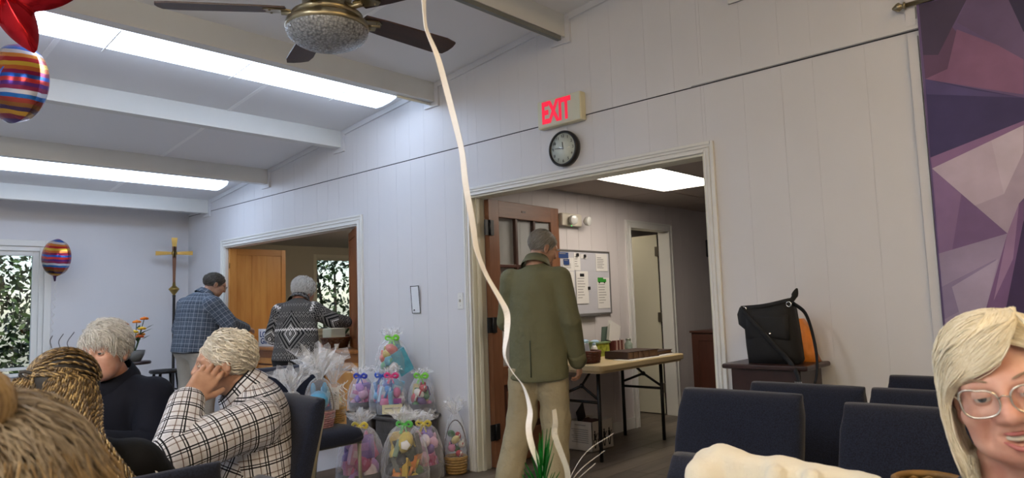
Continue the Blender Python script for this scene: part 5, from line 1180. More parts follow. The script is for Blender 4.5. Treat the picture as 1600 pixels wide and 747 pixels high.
strands('hair_locks', scalp_paths(Mh, 340, 110, (0, -.016, .034), (.0785, .0975, .0885), lambda p: (p[0]*1.5, -1.1, -.75), lambda p: (p[1]-.072 < .75*(p[2]-.062)) & (p[2] > -.04+.75*p[1]), .085, 10, .009, .0035), .0028, hy_, t, 110, tip=.1, sides=5)
# ---------------------------------------------------------------- white-haired woman in navy jacket
J = dict(head=headM((0, .05, 1.075), math.radians(0), math.radians(6), math.radians(3)), neck=V(0, -.01, .955), chest=V(0, -.03, .76), pelvis=V(0, -.06, .50), sl=V(-.165, -.02, .88), sr=V(.165, -.02, .88), el=V(-.24, .10, .68), er=V(.24, .10, .68), wl=V(-.12, .28, .74), wr=V(.12, .28, .74), hl=V(-.1, -.06, .50), hr=V(.1, -.06, .50), kl=V(-.12, .33, .50), kr=V(.12, .33, .50), al=V(-.12, .34, .09), ar=V(.12, .34, .09))
t, Mh = person('white haired woman in dark navy jacket facing the braided woman', (1.037, 3.263, 0), math.radians(222), J, skinm=SK1, hvox=.004, hands=[hand_prims((.12, .285, .74), (-.6, 1, 0), (0, 0, -1), 1), hand_prims((-.12, .285, .74), (.6, 1, 0), (0, 0, -1), -1)], headp=dict(jowl=.004))
eyes(t, Mh, '#3d4a55', SK1)
nj = M('navy_wool', '#10131f', .85, var=(6, .2), bump=(12, .4, .02), spec=.2)
obj('jacket', sdf_mesh('jacket', shirt_prims(J, (.205, .18), (.082, .074, .058), .06, .72, sh=.07), .009, disp=lambda V_: .005*fnoise(V_, 26, 45, 2)), nj, t); collar(t, J, Mh, nj, .076, .045)
obj('trousers', sdf_mesh('trousers', trouser_prims(J, (.11, .08, .07), .14), .013), MC['dark_trousers'], t); shoes(t, J, MC['shoe_black'])
obj('brooch', MB().ell((.07, .125, .87), (.008, .005, .012), 8, 6), MC['chrome'], t)
obj('hair', hair_cap(Mh, (.086, .103, .092), c=(0, -.016, .038), cut=((0, .068, .060), (0, 1, -.45)), cut2=((0, 0, -.05), (0, .9, -1)), amp=.005, vox=.004), hw_, t)
def sweep(p): return (np.where((p[1] > 0) & (p[2] > .05), -.9, p[0]*3), np.where(p[2] > .08, -.5, np.where(p[1] > .04, .25, -.6)), -.9)
strands('hair_strands', scalp_paths(Mh, 2600, 12, (0, -.016, .038), (.087, .104, .093), sweep, lambda p: (p[1]-.068 < .45*(p[2]-.06)) & (p[2] > -.055+.6*p[1]), .09, 8, .010, .004), .0012, hw_, t, 12)
strands('fringe', scalp_paths(Mh, 160, 13, (0, -.012, .036), (.086, .105, .092), lambda p: (-.5-p[0]*4, .2, -1), lambda p: (p[1] > .055) & (p[2] > .075), .075, 8, .010, .003), .0012, hw_, t, 13)
# ---------------------------------------------------------------- braided woman, seen from behind
J = dict(head=headM((0, .03, 1.045), math.radians(-8), math.radians(10), math.radians(6)), neck=V(0, -.03, .93), chest=V(0, -.02, .74), pelvis=V(0, -.05, .50), sl=V(-.165, -.02, .86), sr=V(.165, -.02, .86), el=V(-.22, .10, .66), er=V(.24, .12, .70), wl=V(-.10, .28, .74), wr=V(.12, .30, .75), hl=V(-.1, -.05, .50), hr=V(.1, -.05, .50), kl=V(-.12, .33, .50), kr=V(.12, .33, .50), al=V(-.12, .34, .09), ar=V(.12, .34, .09))
t, Mh = person('woman with long gold braids tied at the back, in a black top', (.534, 2.052, -.028), math.radians(62), J, skinm=SK3, hands=[hand_prims((.12, .305, .75), (-.6, 1, 0), (0, 0, -1), 1), hand_prims((-.10, .285, .74), (.6, 1, 0), (0, 0, -1), -1)])
bt_ = M('black_knit', '#0a0a0b', .85, bump=(14, .3, .02), spec=.2)
obj('top', sdf_mesh('top', shirt_prims(J, (.20, .175), (.08, .07, .055), .06, .72, sh=.068), .009, disp=lambda V_: .004*fnoise(V_, 26, 55, 2)), bt_, t)
obj('piping', MB().tube(bez([(.125, -.085, .90), (.21, -.075, .875), (.262, -.03, .80), (.272, .01, .74)], 6), .0028, 6), pap, t)
obj('trousers', sdf_mesh('trousers', trouser_prims(J, (.11, .08, .07), .14), .013), MC['dark_trousers'], t); shoes(t, J, MC['shoe_black'])
obj('hair', hair_cap(Mh, (.080, .099, .089), cut=((0, .07, .05), (0, 1, -.5)), cut2=((0, 0, -.06), (0, .3, -1)), amp=.001), M('hair_black', '#120d0a', .6), t)
def braid_mat():
    m, tt = newmat('braid_gold'); n = tt.noise(190, 2); mr = tt.n('MapRange'); mr.inputs[1].default_value = .25; mr.inputs[2].default_value = .55; tt.l(n, mr.inputs[0]); oi = tt.n('ObjectInfo')
    lit = tt.mix(oi.outputs['Random'], C('#6e5632'), C('#b39a68')); tt.l(tt.mix(mr.outputs[0], C('#2b1c10'), lit), tt.b.inputs['Base Color']); tt.b.inputs['Roughness'].default_value = .4; return m
bmt = braid_mat(); bmt2 = M('braid_brown', '#54401f', .45, var=(200, .5))
def braid(pts, r, name='braid'):
    P = bez(pts, 9); L = [0]
    for a, b in zip(P[:-1], P[1:]): L.append(L[-1]+(b-a).length)
    n = max(8, int(L[-1]/.0042)); Q = []; j = 0
    for i in range(n+1):
        s = L[-1]*i/n
        while j < len(L)-2 and L[j+1] < s: j += 1
        q = (s-L[j])/max(L[j+1]-L[j], 1e-9); Q.append(P[j].lerp(P[j+1], q))
    n = len(Q)-1; sides = [MB(), MB()]; ph0 = random.random()*6
    for h in range(2):
        W_ = []
        for i, c in enumerate(Q):
            tg = (Q[min(i+1, n)]-Q[max(i-1, 0)]).normalized(); x = tg.orthogonal() if i == 0 else (px_-tg*px_.dot(tg)); x = x.normalized(); px_ = x; y = tg.cross(x); an = ph0+i*1.05+h*PI
            W_.append(c+(x*math.cos(an)+y*math.sin(an))*r*.55)
        mb_ = sides[0].tube(W_, [r*.68*(1-.25*i/n) for i in range(n+1)], 5, m=h)
    obj(name, sides[0], [bmt, bmt2], t)
band = Mh@Vector((-.045, -.100, .045))
g = random.Random(4); cH = Vector((0, -.016, .034)); RH = Vector((.0815, .1005, .0905))
def onhead(th, ph, k=1.0): return Mh@(cH+Vector((RH.x*math.cos(ph)*math.sin(th), RH.y*math.cos(ph)*math.cos(th), RH.z*math.sin(ph)))*k)
bl = Mh.inverted()@band
for i in range(38):                               # cornrows drawn back to the tie
    th = math.radians(-128+256*i/37); ph0 = math.radians(40-34*min(1, abs(th)/1.7))
    a = cH+Vector((RH.x*math.cos(ph0)*math.sin(th), RH.y*math.cos(ph0)*math.cos(th), RH.z*math.sin(ph0))); pts = []
    for k in range(7):
        q = a.lerp(bl, k/6)-cH; q.z += .045*math.sin(k/6*PI)*max(0, math.cos(th)); e = math.sqrt((q.x/RH.x)**2+(q.y/RH.y)**2+(q.z/RH.z)**2); pts.append(Mh@(cH+q/max(e, .2)*1.005))
    braid(pts, .0036, 'cornrow')
obj('hair_tie', MB().tube([band+(Mh.to_3x3()@Vector((.020*math.cos(k*.7), -.004, .009*math.sin(k*.7)-.25*.02*math.cos(k*.7)))) for k in range(10)], .0045, 6), M('tie_black', '#15100c', .6), t)
for i in range(48):
    q = i/47; lay = g.uniform(-1, 1)
    if i % 2 == 0 or q < .35:
        st = band+Mh.to_3x3()@Vector((ln(-.026, .03, q), -.003+.006*lay, g.uniform(-.012, -.002)))
        mid1 = st+Mh.to_3x3()@Vector((-.004+.05*q, -.010-.010*lay, -.045))
    else:
        th = math.radians(ln(200, 100, q)); st = onhead(th, math.radians(g.uniform(2, 12)), 1.0); o = (st-(Mh@cH)); o.z = 0; mid1 = st+o.normalized()*.006+Vector((.012, -.010, -.055))
    mid2 = Vector((ln(-.035, .125, q), -.125-.014*lay, .965)); e1 = Vector((ln(.035, .185, q)+g.uniform(-.006, .006), -.150-.016*lay, .875)); e2 = Vector((ln(.09, .235, q), -.158-.016*lay, .80)); e3 = Vector((ln(.11, .25, q), -.150-.01*lay, .71+g.uniform(-.03, .03)))
    braid([st, mid1, mid2, e1, e2, e3], .0042)
for i in range(14):
    q = i/13; st = onhead(math.radians(ln(188, 138, q)), math.radians(ln(24, 20, q)), 1.0); o = st-(Mh@cH); o.z = 0
    braid([st, st+o.normalized()*.010+Vector((.004, 0, -.035)), Vector((ln(-.01, .11, q), -.135, .965)), Vector((ln(.05, .17, q), -.165, .875)), Vector((ln(.10, .225, q), -.17, .80)), Vector((ln(.12, .245, q), -.16, .70))], .0042)
for k in range(3): obj('flyaway', MB().tube(bez([Mh@Vector((-.03+.02*k, -.05, .12)), Mh@Vector((-.035+.02*k, -.055, .137)), Mh@Vector((-.03+.024*k, -.06, .15+.006*k))], 4), .0009, 4), MC['hair_black'], t)
for o_ in t.children:
    if o_.name.startswith('shoe'): o_.location.z += .028
# ---------------------------------------------------------------- blond head close to the viewer
J = dict(head=headM((0, .03, 1.05), math.radians(0), math.radians(4), 0), neck=V(0, -.02, .93), chest=V(0, -.02, .74), pelvis=V(0, -.05, .50), sl=V(-.165, -.02, .85), sr=V(.165, -.02, .85), el=V(-.21, .10, .62), er=V(.21, .12, .62), wl=V(-.10, .28, .70), wr=V(.10, .28, .70), hl=V(-.1, -.05, .50), hr=V(.1, -.05, .50), kl=V(-.12, .33, .50), kr=V(.12, .33, .50), al=V(-.12, .34, .09), ar=V(.12, .34, .09))
t, Mh = person('person with blond grey hair close to the viewer at lower left', (.15, .80, -.035), math.radians(84), J, skinm=SK4, hands=[hand_prims((.10, .285, .70), (-.6, 1, 0), (0, 0, -1), 1), hand_prims((-.10, .285, .70), (.6, 1, 0), (0, 0, -1), -1)], hvox=.007)
hb = hair_mat('hair_blond', '#5b4730', '#a8906a', .45); hb2 = hair_mat('hair_blond_grey', '#66594a', '#a99c88', .45)
obj('top', sdf_mesh('top', shirt_prims(J, (.21, .185), (.08, .07, .055), .06, .72), .011), M('grey_knit', '#3b3a40', .9), t)
obj('hair', hair_cap(Mh, (.086, .104, .094), cut=((0, .06, .05), (0, 1, -.5)), cut2=((0, 0, -.09), (0, .2, -1)), amp=.002, vox=.006), hb, t)
knot = Mh@Vector((-.03, -.105, .02)); Ai = Mh.inverted(); kn = Ai@knot
def radial(p): v = p-np.array(kn); return v
strands('hair_strands', scalp_paths(Mh, 4200, 20, (0, -.016, .034), (.090, .108, .098), lambda p: (p[0]-kn.x, (p[1]-kn.y)*.4, p[2]-kn.z-.3), lambda p: p[1] < .05, .14, 9, .012, .001), .0009, hb2, t, 20)
dn = []
for i in range(1100):
    th = math.radians(g.uniform(100, 260)); a = Mh@(Vector((0, -.016, .02))+Vector((.092*math.sin(th), .11*math.cos(th), g.uniform(-.03, .06)))); o = Vector((a.x, a.y-.02, 0)).normalized()
    dn.append([list(a+o*(.012+.03*(k/8)*g.uniform(.6, 1.2))*(k > 0)+Vector((.006*math.sin(k+i), 0, -.024*k))) for k in range(9)])
strands('long_hair', dn, .0012, hb, t, 21)
bun = []
for i in range(420):
    a0 = g.uniform(0, 6.28); rr = .030*g.uniform(.75, 1.05); ph = g.uniform(-.9, .9)
    bun.append([list(Mh@Vector((-.012+rr*math.cos(a0+k*.5)*math.cos(ph), -.07+.03*math.sin(ph), .125+rr*1.15*math.sin(a0+k*.5)*math.cos(ph)))) for k in range(9)])
strands('bun', bun, .0015, hb, t, 22); obj('bun_core', MB().ell(Mh@Vector((-.012, -.07, .125)), (.027, .027, .032), 14, 10), hb, t)
# ---------------------------------------------------------------- smiling woman at the right edge
J = dict(head=headM((0, .0, 1.045), math.radians(4), math.radians(2), math.radians(12)), neck=V(0, -.05, .89), chest=V(0, -.07, .68), pelvis=V(0, -.09, .48), sl=V(-.15, -.06, .775), sr=V(.15, -.06, .775), el=V(-.24, .06, .62), er=V(.24, .06, .62), wl=V(-.12, .26, .60), wr=V(.12, .26, .60), hl=V(-.1, -.06, .48), hr=V(.1, -.06, .48), kl=V(-.12, .33, .48), kr=V(.12, .33, .48), al=V(-.12, .34, .09), ar=V(.12, .34, .09))
t, Mh = person('smiling woman with chin length white blond hair and glasses at the right edge', (1.427, .202, 0), math.radians(182), J, skinm=SK4, hvox=.0027, hands=[hand_prims((.12, .265, .60), (-.6, 1, 0), (0, 0, -1), 1), hand_prims((-.12, .265, .60), (.6, 1, 0), (0, 0, -1), -1)], headp=dict(smile=1, jowl=.005, f=1.0))
eyes(t, Mh, '#4d5a60', SK4, lid=.5)
obj('teeth', MB().tube(bez([Mh@Vector((-.021, .078, -.053)), Mh@Vector((0, .0860, -.0575)), Mh@Vector((.021, .079, -.053))], 8), .0062, 8), M('teeth', '#d8d0bf', .25), t)
for nm_, z, zc, r_ in (('upper_lip', -.0470, -.0500, .0034), ('lower_lip', -.0590, -.0735, .0046)): obj(nm_, MB().tube(bez([Mh@Vector((-.027, .0825, z)), Mh@Vector((-.013, .0915, (z+zc)/2-.001)), Mh@Vector((0, .0955, zc)), Mh@Vector((.013, .0915, (z+zc)/2-.001)), Mh@Vector((.027, .0825, z))], 6), [r_*max(.3, math.sin(PI*(i+1)/26)) for i in range(25)], 8), M('lip_rose', '#a5605c', .4), t)
for s in (-1, 1):
    strands('eyebrow', [[list(Mh@Vector((s*(.016+.03*u)+s*.003*k, .0925-.16*u*u*.06-.004*u, .031+.006*math.sin(u*2.6)+.0016*k*(1-u)+.0015*math.sin(i)))) for k in range(4)] for i in range(46) for u in [i/46]], .0006, M('brow_ash', '#b09680', .7), t, 31)
obj('top', sdf_mesh('top', shirt_prims(J, (.19, .165), (.075, .065, .055), .06, .74, sh=.06), .011), M('navy_knit_top', '#1c2232', .9), t)
glasses(t, Mh, M('silver_frame', '#c9c2b8', .25, .9), w=.0265, cat=1, r=.0014, y=.108)
hl_ = hair_mat('hair_platinum', '#d8ccae', '#f4eedb', .42)
obj('hair', hair_cap(Mh, (.084, .101, .094), c=(0, -.022, .040), cut=((0, .045, .055), (0, 1, -.30)), cut2=((0, 0, -.075), (0, .4, -1)), amp=.002, vox=.004), hl_, t)
pth = []; gg = np.random.default_rng(77); A = np.array(Mh); cE = np.array([0, -.020, .040]); RE = np.array([.088, .106, .099]); PX = -.022
while len(pth) < 5600:
    d = gg.normal(size=3); d /= np.linalg.norm(d)
    if d[2] < .10: continue
    q = cE+d*RE
    if q[1] > .062 and q[2] < .085: continue
    s_ = 1 if q[0] > PX else -1; front = q[1] > .015; lay = gg.uniform(.0, 1.0); pts = []; ph = gg.uniform(0, 6.28); drop = gg.uniform(-.150, -.115); xo = (.089+.014*lay); fall = False
    for k in range(16):
        pts.append(q+.0012*np.sin(ph+k*1.1))
        if not fall:
            v = np.array([s_*1.15, -.15 if not front else (.22 if q[2] > .10 else -.30), -.45-1.2*max(0, .10-q[2])*8]); nr = (q-cE)/RE**2; nr /= np.linalg.norm(nr); tt = v-nr*(v@nr); tt /= np.linalg.norm(tt)+1e-9
            q = q+tt*.0195; e = np.linalg.norm((q-cE)/RE); q = cE+(q-cE)/e*(1.0+.10*lay*min(1, k/4))
            if abs(q[0]) > .070 and q[2] < .055: fall = True
            if s_*q[0] > .05 and q[1] > .045 and q[2] < .060: q[1] -= .012
        else:
            tx = s_*xo*(1.02 if q[2] > -.06 else .93+.05*math.sin(ph)); q = q+np.array([(tx-q[0])*.35, (.012-q[1])*.10*(q[1] > .03)+.0015, -.0185])
            if q[2] < drop: q[2] = drop+.002*k; q[0] -= s_*.004
    pth.append(pts)
P_ = np.array(pth)@A[:3, :3].T+A[:3, 3]; strands('hair_strands', P_, .00095, hl_, t, 40)
fr = []
for i in range(1500):                             # fringe swept across the forehead to her right
    u = gg.uniform(0, 1); v = gg.uniform(0, 1); dz = .004*gg.normal()
    K = [np.array([-.050+.040*u, .035+.012*v, .136-.004*v]), np.array([-.044+.050*u, .078, .108+.012*v]), np.array([-.020+.055*u, .0965-.006*u, .070+.040*v*(1-.5*u)+dz]), np.array([.022+.040*u, .0945-.016*u, .050+.030*v-.008*u+dz]), np.array([.064+.014*u, .060, .024+.012*v]), np.array([.086+.006*u, .034, -.010]), np.array([.094, .025, -.06-.03*gg.uniform()])]; pts = []
    for k in range(15):
        w_ = k/14*6; j = min(int(w_), 5); q = w_-j; p0, p1, p2, p3 = K[max(j-1, 0)], K[j], K[j+1], K[min(j+2, 6)]
        pts.append(.5*(2*p1+(p2-p0)*q+(2*p0-5*p1+4*p2-p3)*q*q+(3*p1-p0-3*p2+p3)*q**3)+.0012*np.sin(i*1.7+k*.8))
    fr.append(pts)
    if i % 3 == 0:
        K = [np.array([-.046, .040+.012*v, .134]), np.array([-.060-.006*u, .064, .100]), np.array([-.078, .050, .060]), np.array([-.088-.004*u, .036, .010]), np.array([-.094, .028, -.04]), np.array([-.095, .026, -.08]), np.array([-.092, .026, -.11])]; pts = []
        for k in range(15):
            w_ = k/14*6; j = min(int(w_), 5); q = w_-j; p0, p1, p2, p3 = K[max(j-1, 0)], K[j], K[j+1], K[min(j+2, 6)]
            pts.append(.5*(2*p1+(p2-p0)*q+(2*p0-5*p1+4*p2-p3)*q*q+(3*p1-p0-3*p2+p3)*q**3)+.0015*np.sin(i*1.7+k*.8))
        fr.append(pts)
F_ = np.array(fr)@A[:3, :3].T+A[:3, 3]; strands('fringe', F_, .0009, hl_, t, 41)
# ================================================================ wrapped gift baskets
cello = film('cellophane', '#f4f6fa', .10, .10)
cello2 = film('cellophane_tuft', '#ffffff', .13, .15)
PAL = {'pink': ['#d98ab8', '#b88ad0', '#e3b3d0', '#c65a8e', '#efe0ea', '#8c6fb8'], 'blue': ['#3f86c8', '#74b4d8', '#2a4a9c', '#b9d4e8', '#d86a9a', '#e8e8ee'], 'yellow': ['#c9a838', '#d8c050', '#27311f', '#e0862c', '#3f6a30', '#1b1b1d'], 'mixed': ['#c23a48', '#3f7a48', '#d88ab0', '#e8e4dc', '#5a3a78', '#d8c88a'], 'teal': ['#58a8b8', '#e8e4e0', '#d86a58', '#6ab080', '#e0a8c0', '#c8b048'], 'cream': ['#e8e2d4', '#e8c8a0', '#d8a0a0', '#cfd8d0', '#e0d890', '#b8c8d8']}
def pm_(c): return M('toy'+c, c, .45, var=(30, .25))
def bow(t, c, s, col, up=(0, 0, 1), rz=0, curly=False):
    m = M('ribbon'+col, col, .35, sheen=.2); c = Vector(c); R = Matrix.Rotation(rz, 3, 'Z'); b = obj('bow', MB().ell(c, (s*.16, s*.16, s*.14), 8, 6), m, t)
    for sg in (-1, 1):
        P = bez([R@Vector((0, 0, 0)), R@Vector((sg*.35, -.12, .28))*s, R@Vector((sg*.62, -.10, .12))*s, R@Vector((sg*.45, -.08, -.10))*s, R@Vector((0, 0, 0))], 5)
        obj('bow_loop', MB().tube([c+p for p in P], s*.13, 6, flat=.3), m, b)
        P = bez([R@Vector((0, 0, 0)), R@Vector((sg*.14, -.16, -.25))*s, R@Vector((sg*.28, -.20, -.62))*s], 5); obj('bow_tail', MB().tube([c+p for p in P], s*.12, 6, flat=.3), m, b)
    return b
def tuft(t, c, h, w, seed, fans=7, mat=None):
    g = random.Random(seed); c = Vector(c); m = MB(); n = 26; k = 6; vs = []
    for f in range(2):
        vs = []
        for i in range(k+1):
            q = i/k
            for j in range(n):
                a = 2*PI*j/n; fl = 1+.42*math.sin(a*fans+f*1.3+q*1.5)*q; r = (.016+w*(q**1.25)*(.62+.38*f))*fl*(1+.18*g.uniform(-1, 1)*q); z = h*q*(1-.16*f)+h*.20*q*math.sin(a*fans*.5+seed)+.012*g.uniform(-1, 1)*q
                vs.append(c+Vector((r*math.cos(a), r*math.sin(a), z)))
        m.add(vs, [(i*n+j, i*n+(j+1) % n, (i+1)*n+(j+1) % n, (i+1)*n+j) for i in range(k) for j in range(n)], False)
    return obj('film_tuft', m, mat or cello2, t)
def dome(t, r, h, c=(0, 0, 0), seed=1, neck=.02, sq=1.0):
    g = random.Random(seed); m = MB(); n = 30; prof = []
    for i in range(12):
        q = i/11; rr = r*math.sqrt(max(0, 1-(max(0, q-.25)/.78)**2.2)); prof.append((max(rr, neck), h*q))
    vs = []
    for i, (rr, z) in enumerate(prof):
        for j in range(n):
            a = 2*PI*j/n; q = i/11; w_ = 1+.05*math.sin(a*9+seed+q*3)*q+.03*g.uniform(-1, 1); vs.append(Vector(c)+Vector((rr*w_*math.cos(a), rr*w_*math.sin(a)*sq, z)))
    m.add(vs, [(i*n+j, i*n+(j+1) % n, (i+1)*n+(j+1) % n, (i+1)*n+j) for i in range(11) for j in range(n)], False); return obj('film_wrap', m, cello, t)
def fill(t, r, z0, h, pal, n, seed, sq=1.0):
    g = random.Random(seed); P = PAL[pal]
    for i in range(n):
        a = i*2.4+seed; q = (i+.5)/n; rr = r*.66*math.sqrt(1-q*.70)*(.75+.25*g.random()); z = z0+h*(.08+.80*q); s = r*g.uniform(.32, .48); c = (rr*math.cos(a), rr*math.sin(a)*sq, z); col = P[i % len(P)]; k = g.random()
        if k < .35: obj('toy_egg', MB().ell(c, (s*.7, s*.7, s), 12, 8, rot=(g.uniform(-1, 1), g.uniform(-1, 1), 0)), pm_(col), t)
        elif k < .70:
            m = MB(); e = Euler((g.uniform(-.4, .4), g.uniform(-.4, .4), g.uniform(0, 3))).to_matrix(); m.obox(c, e@Vector((s*.8, 0, 0)), e@Vector((0, s*.3, 0)), e@Vector((0, 0, s*1.1))); o = obj('candy_box', m, pm_(col), t)
            m = MB(); m.obox(Vector(c), e@Vector((s*.55, 0, 0)), e@Vector((0, s*.31, 0)), e@Vector((0, 0, s*.35))); obj('box_print', m, pm_(P[(i+2) % len(P)]), o)
        else:
            m = MB().ell(c, (s*.85, s*.85, s*.8), 12, 8, wob=.15); o = obj('plush_toy', m, pm_(col), t); obj('plush_ear', MB().ell(Vector(c)+Vector((s*.4, 0, s*.8)), (s*.22, s*.15, s*.5), 8, 6), pm_(col), o); obj('plush_ear', MB().ell(Vector(c)+Vector((-s*.4, 0, s*.8)), (s*.22, s*.15, s*.5), 8, 6), pm_(col), o)
        if i % 3 == 0: obj('candy_strip', MB().tube([Vector(c)+Vector((0, -s*.6, -s*.4)), Vector(c)+Vector((s*.3, -s*.8, s*.5))], s*.16, 5), pm_(P[(i+3) % len(P)]), t)
def goody(label, loc, r, h, pal, bowcol, seed, n=14, tuft_h=.10, tuft_w=.07, base='tray', sq=.8, rz=0, grp='cellophane wrapped gift baskets'):
    t = thing('gift_basket', label, 'gift basket', loc, rz, grp); bh = .02
    if base == 'tray': obj('tray', MB().lathe([(r*.8, 0), (r*.9, .01), (r*.95, h*.28), (r*.88, h*.28), (r*.8, .02), (0, .02)], 24, wob=lambda a, z: 1-.1*abs(math.sin(a))), M('tray_grey', '#4a4850', .6, var=(20, .3)), t)
    elif base: bh = base[1]; weave_basket('basket', t, [(r*.82, .004), (r*.98, base[1])], base[2], 14, base[0], (0, 0, 0), .005)
    fill(t, r, bh, h*.88-bh, pal, n, seed, sq); dome(t, r*1.04, h, (0, 0, bh*.6), seed, sq=max(sq, .9))
    if tuft_h: tuft(t, (0, 0, h+bh*.6-.01), tuft_h, tuft_w, seed)
    if bowcol: bow(t, (0, -.03, h+bh*.5), .085, bowcol, rz=-.4)
    return t
VR = math.radians(-37)                              # bows turned to the room
pinkw = M('wicker_pink', '#a8787a', .6, var=(40, .25)); straw = M('wicker_straw', '#b08c52', .6, var=(40, .3)); peach = M('wicker_peach', '#b58a70', .6, var=(40, .25))
SZ = .484
g1 = goody('wrapped basket half hidden behind the plaid man\'s chair back', (2.27, 3.96, SZ), .075, .19, 'cream', None, 1, 10, .15, .10, (peach, .09, 6), .9, VR)
g2 = goody('pink wicker basket with a blue plush bunny in clear wrap on the chair', (2.44, 3.93, SZ), .092, .25, 'blue', None, 2, 8, .19, .13, (pinkw, .10, 7), .9, VR)
obj('plush_bunny', MB().ell((0, -.045, .175), (.062, .05, .06), 16, 12), pm_('#58a8d8'), g2)
for s in (-1, 1): obj('plush_ear', MB().ell((s*.035, -.035, .245), (.016, .012, .04), 10, 8), pm_('#4a98c8'), g2)
for s in (-1, 1): obj('plush_eye', MB().ell((s*.022, -.092, .185), (.006, .004, .006), 8, 6), ink, g2)
obj('basket_handle', MB().tube([(.088*math.cos(k*PI/14), 0, .10+.20*math.sin(k*PI/14)) for k in range(15)], .0045, 6), M('handle_dark', '#4a3830', .6), g2)
g3 = goody('straw basket with a white card and curled white ribbon on the chair', (2.60, 4.02, SZ), .075, .20, 'cream', None, 3, 9, .17, .09, (straw, .10, 7), .9, VR)
obj('gift_card', MB().obox((-.01, -.075, .165), (.05, 0, 0), (0, .01, .07), (0, .0012, 0)), pap, g3)
for i in range(6): obj('card_print', MB().obox((-.01, -.078, .20-.013*i), (.035-.004*(i % 3), 0, 0), (0, 0, .0025), (0, .0008, 0)), txt, g3)
for k in range(4): obj('curled_ribbon', MB().tube([(.02+.02*k+.016*math.cos(i*.9), -.07+.016*math.sin(i*.9), .245-.010*i+.01*k) for i in range(14)], .0035, 5, flat=.4), pap, g3)
# storage totes behind, against the wall
crate = M('tote_brown', '#4d4742', .5, var=(6, .3), bump=(12, .5, .03))
for i, (y0, y1, lab) in enumerate(((4.54, 4.92, 'dark grey brown storage tote under the left wrapped baskets'), (4.15, 4.53, 'dark grey brown storage tote under the right wrapped baskets'))):
    ct = thing('storage_tote', lab, 'tote', (3.45, (y0+y1)/2, 0), 0, 'storage totes by the wall'); hy = (y1-y0)/2
    obj('body', MB().prism([(-.17, -hy+.02, 0), (.17, -hy+.02, 0), (.17, hy-.02, 0), (-.17, hy-.02, 0)], (0, 0, .37)), crate, ct, bevel=.015)
    obj('lid', MB().rbox((-.19, -hy, .37), (.19, hy, .40), .01), crate, ct)
    for z in (.10, .24): obj('rib', MB().box((-.175, -hy+.03, z), (-.168, hy-.03, z+.03)), crate, ct)
CT = .402
goody('purple and pink wrapped bundle with a blue star bow, left on the tote', (3.36, 4.80, CT), .105, .26, 'pink', '#2a3fb0', 11, 15, .08, .06, 'tray', .8, VR)
goody('blue wrapped bundle leaning beside the purple one', (3.42, 4.60, CT), .10, .27, 'blue', '#2a58c0', 12, 14, .08, .06, 'tray', .8, VR)
m3 = goody('pale blue wrapped basket with a pink bow and a white label', (3.37, 4.41, CT), .112, .28, 'blue', '#d8357a', 13, 15, .07, .05, 'tray', .85, VR)
obj('gift_card', MB().obox((.0, -.118, .055), (.075, .0, 0), (0, .004, .034), (0, .0012, 0)), M('label_cream', '#d8d4b0', .6), m3); obj('card_print', MB().obox((.0, -.121, .062), (.055, 0, 0), (0, 0, .004), (0, .0008, 0)), txt, m3); obj('print_tag', MB().obox((.04, -.118, .115), (.03, 0, 0), (0, 0, .018), (0, .001, 0)), pm_('#a05a98'), m3)
goody('red and green wrapped basket against the wall, right on the tote', (3.53, 4.25, CT), .10, .27, 'mixed', '#7ad040', 14, 14, .06, .05, 'tray', .8, VR)
tp = goody('topmost wrapped basket with a teal bag and a green bow', (3.46, 4.51, CT+.29), .125, .27, 'teal', '#7ad838', 15, 16, .08, .06, None, .8, VR)
obj('teal_bag', MB().obox((.075, -.05, .10), (.05, 0, .03), (-.04, 0, .085), (0, .035, 0)), pm_('#4aa0b4'), tp)
# row on the floor in front
goody('pink wrapped basket with a yellow bow beside the chair legs', (2.86, 4.10, 0), .16, .41, 'pink', '#e0cc50', 21, 20, .11, .08, 'tray', .85, VR)
f2 = goody('yellow and green wrapped basket with a green bow in front of the totes', (3.02, 3.82, 0), .155, .42, 'yellow', '#58c050', 22, 20, .11, .09, 'tray', .85, VR)
obj('star_print', MB().lathe([(.035, 0), (.03, .004), (0, .005)], 5, c=(.0, -.145, .32), axis=(0, -1, .4)), pap, f2)
goody('pink wrapped basket with a yellow bow nearest the wall', (3.31, 3.97, 0), .135, .37, 'pink', '#e0cc50', 23, 18, .09, .08, 'tray', .85, VR)
f4 = goody('clear wrapped basket with a tall thin handle beside the door casing', (3.54, 3.885, 0), .08, .36, 'mixed', None, 24, 8, .10, .06, (straw, .12, 6), .9, VR)
obj('basket_handle', MB().tube([(.083*math.cos(k*PI/14), 0, .12+.26*math.sin(k*PI/14)) for k in range(15)], .004, 6), M('handle_dark', '#4a3830'), f4)
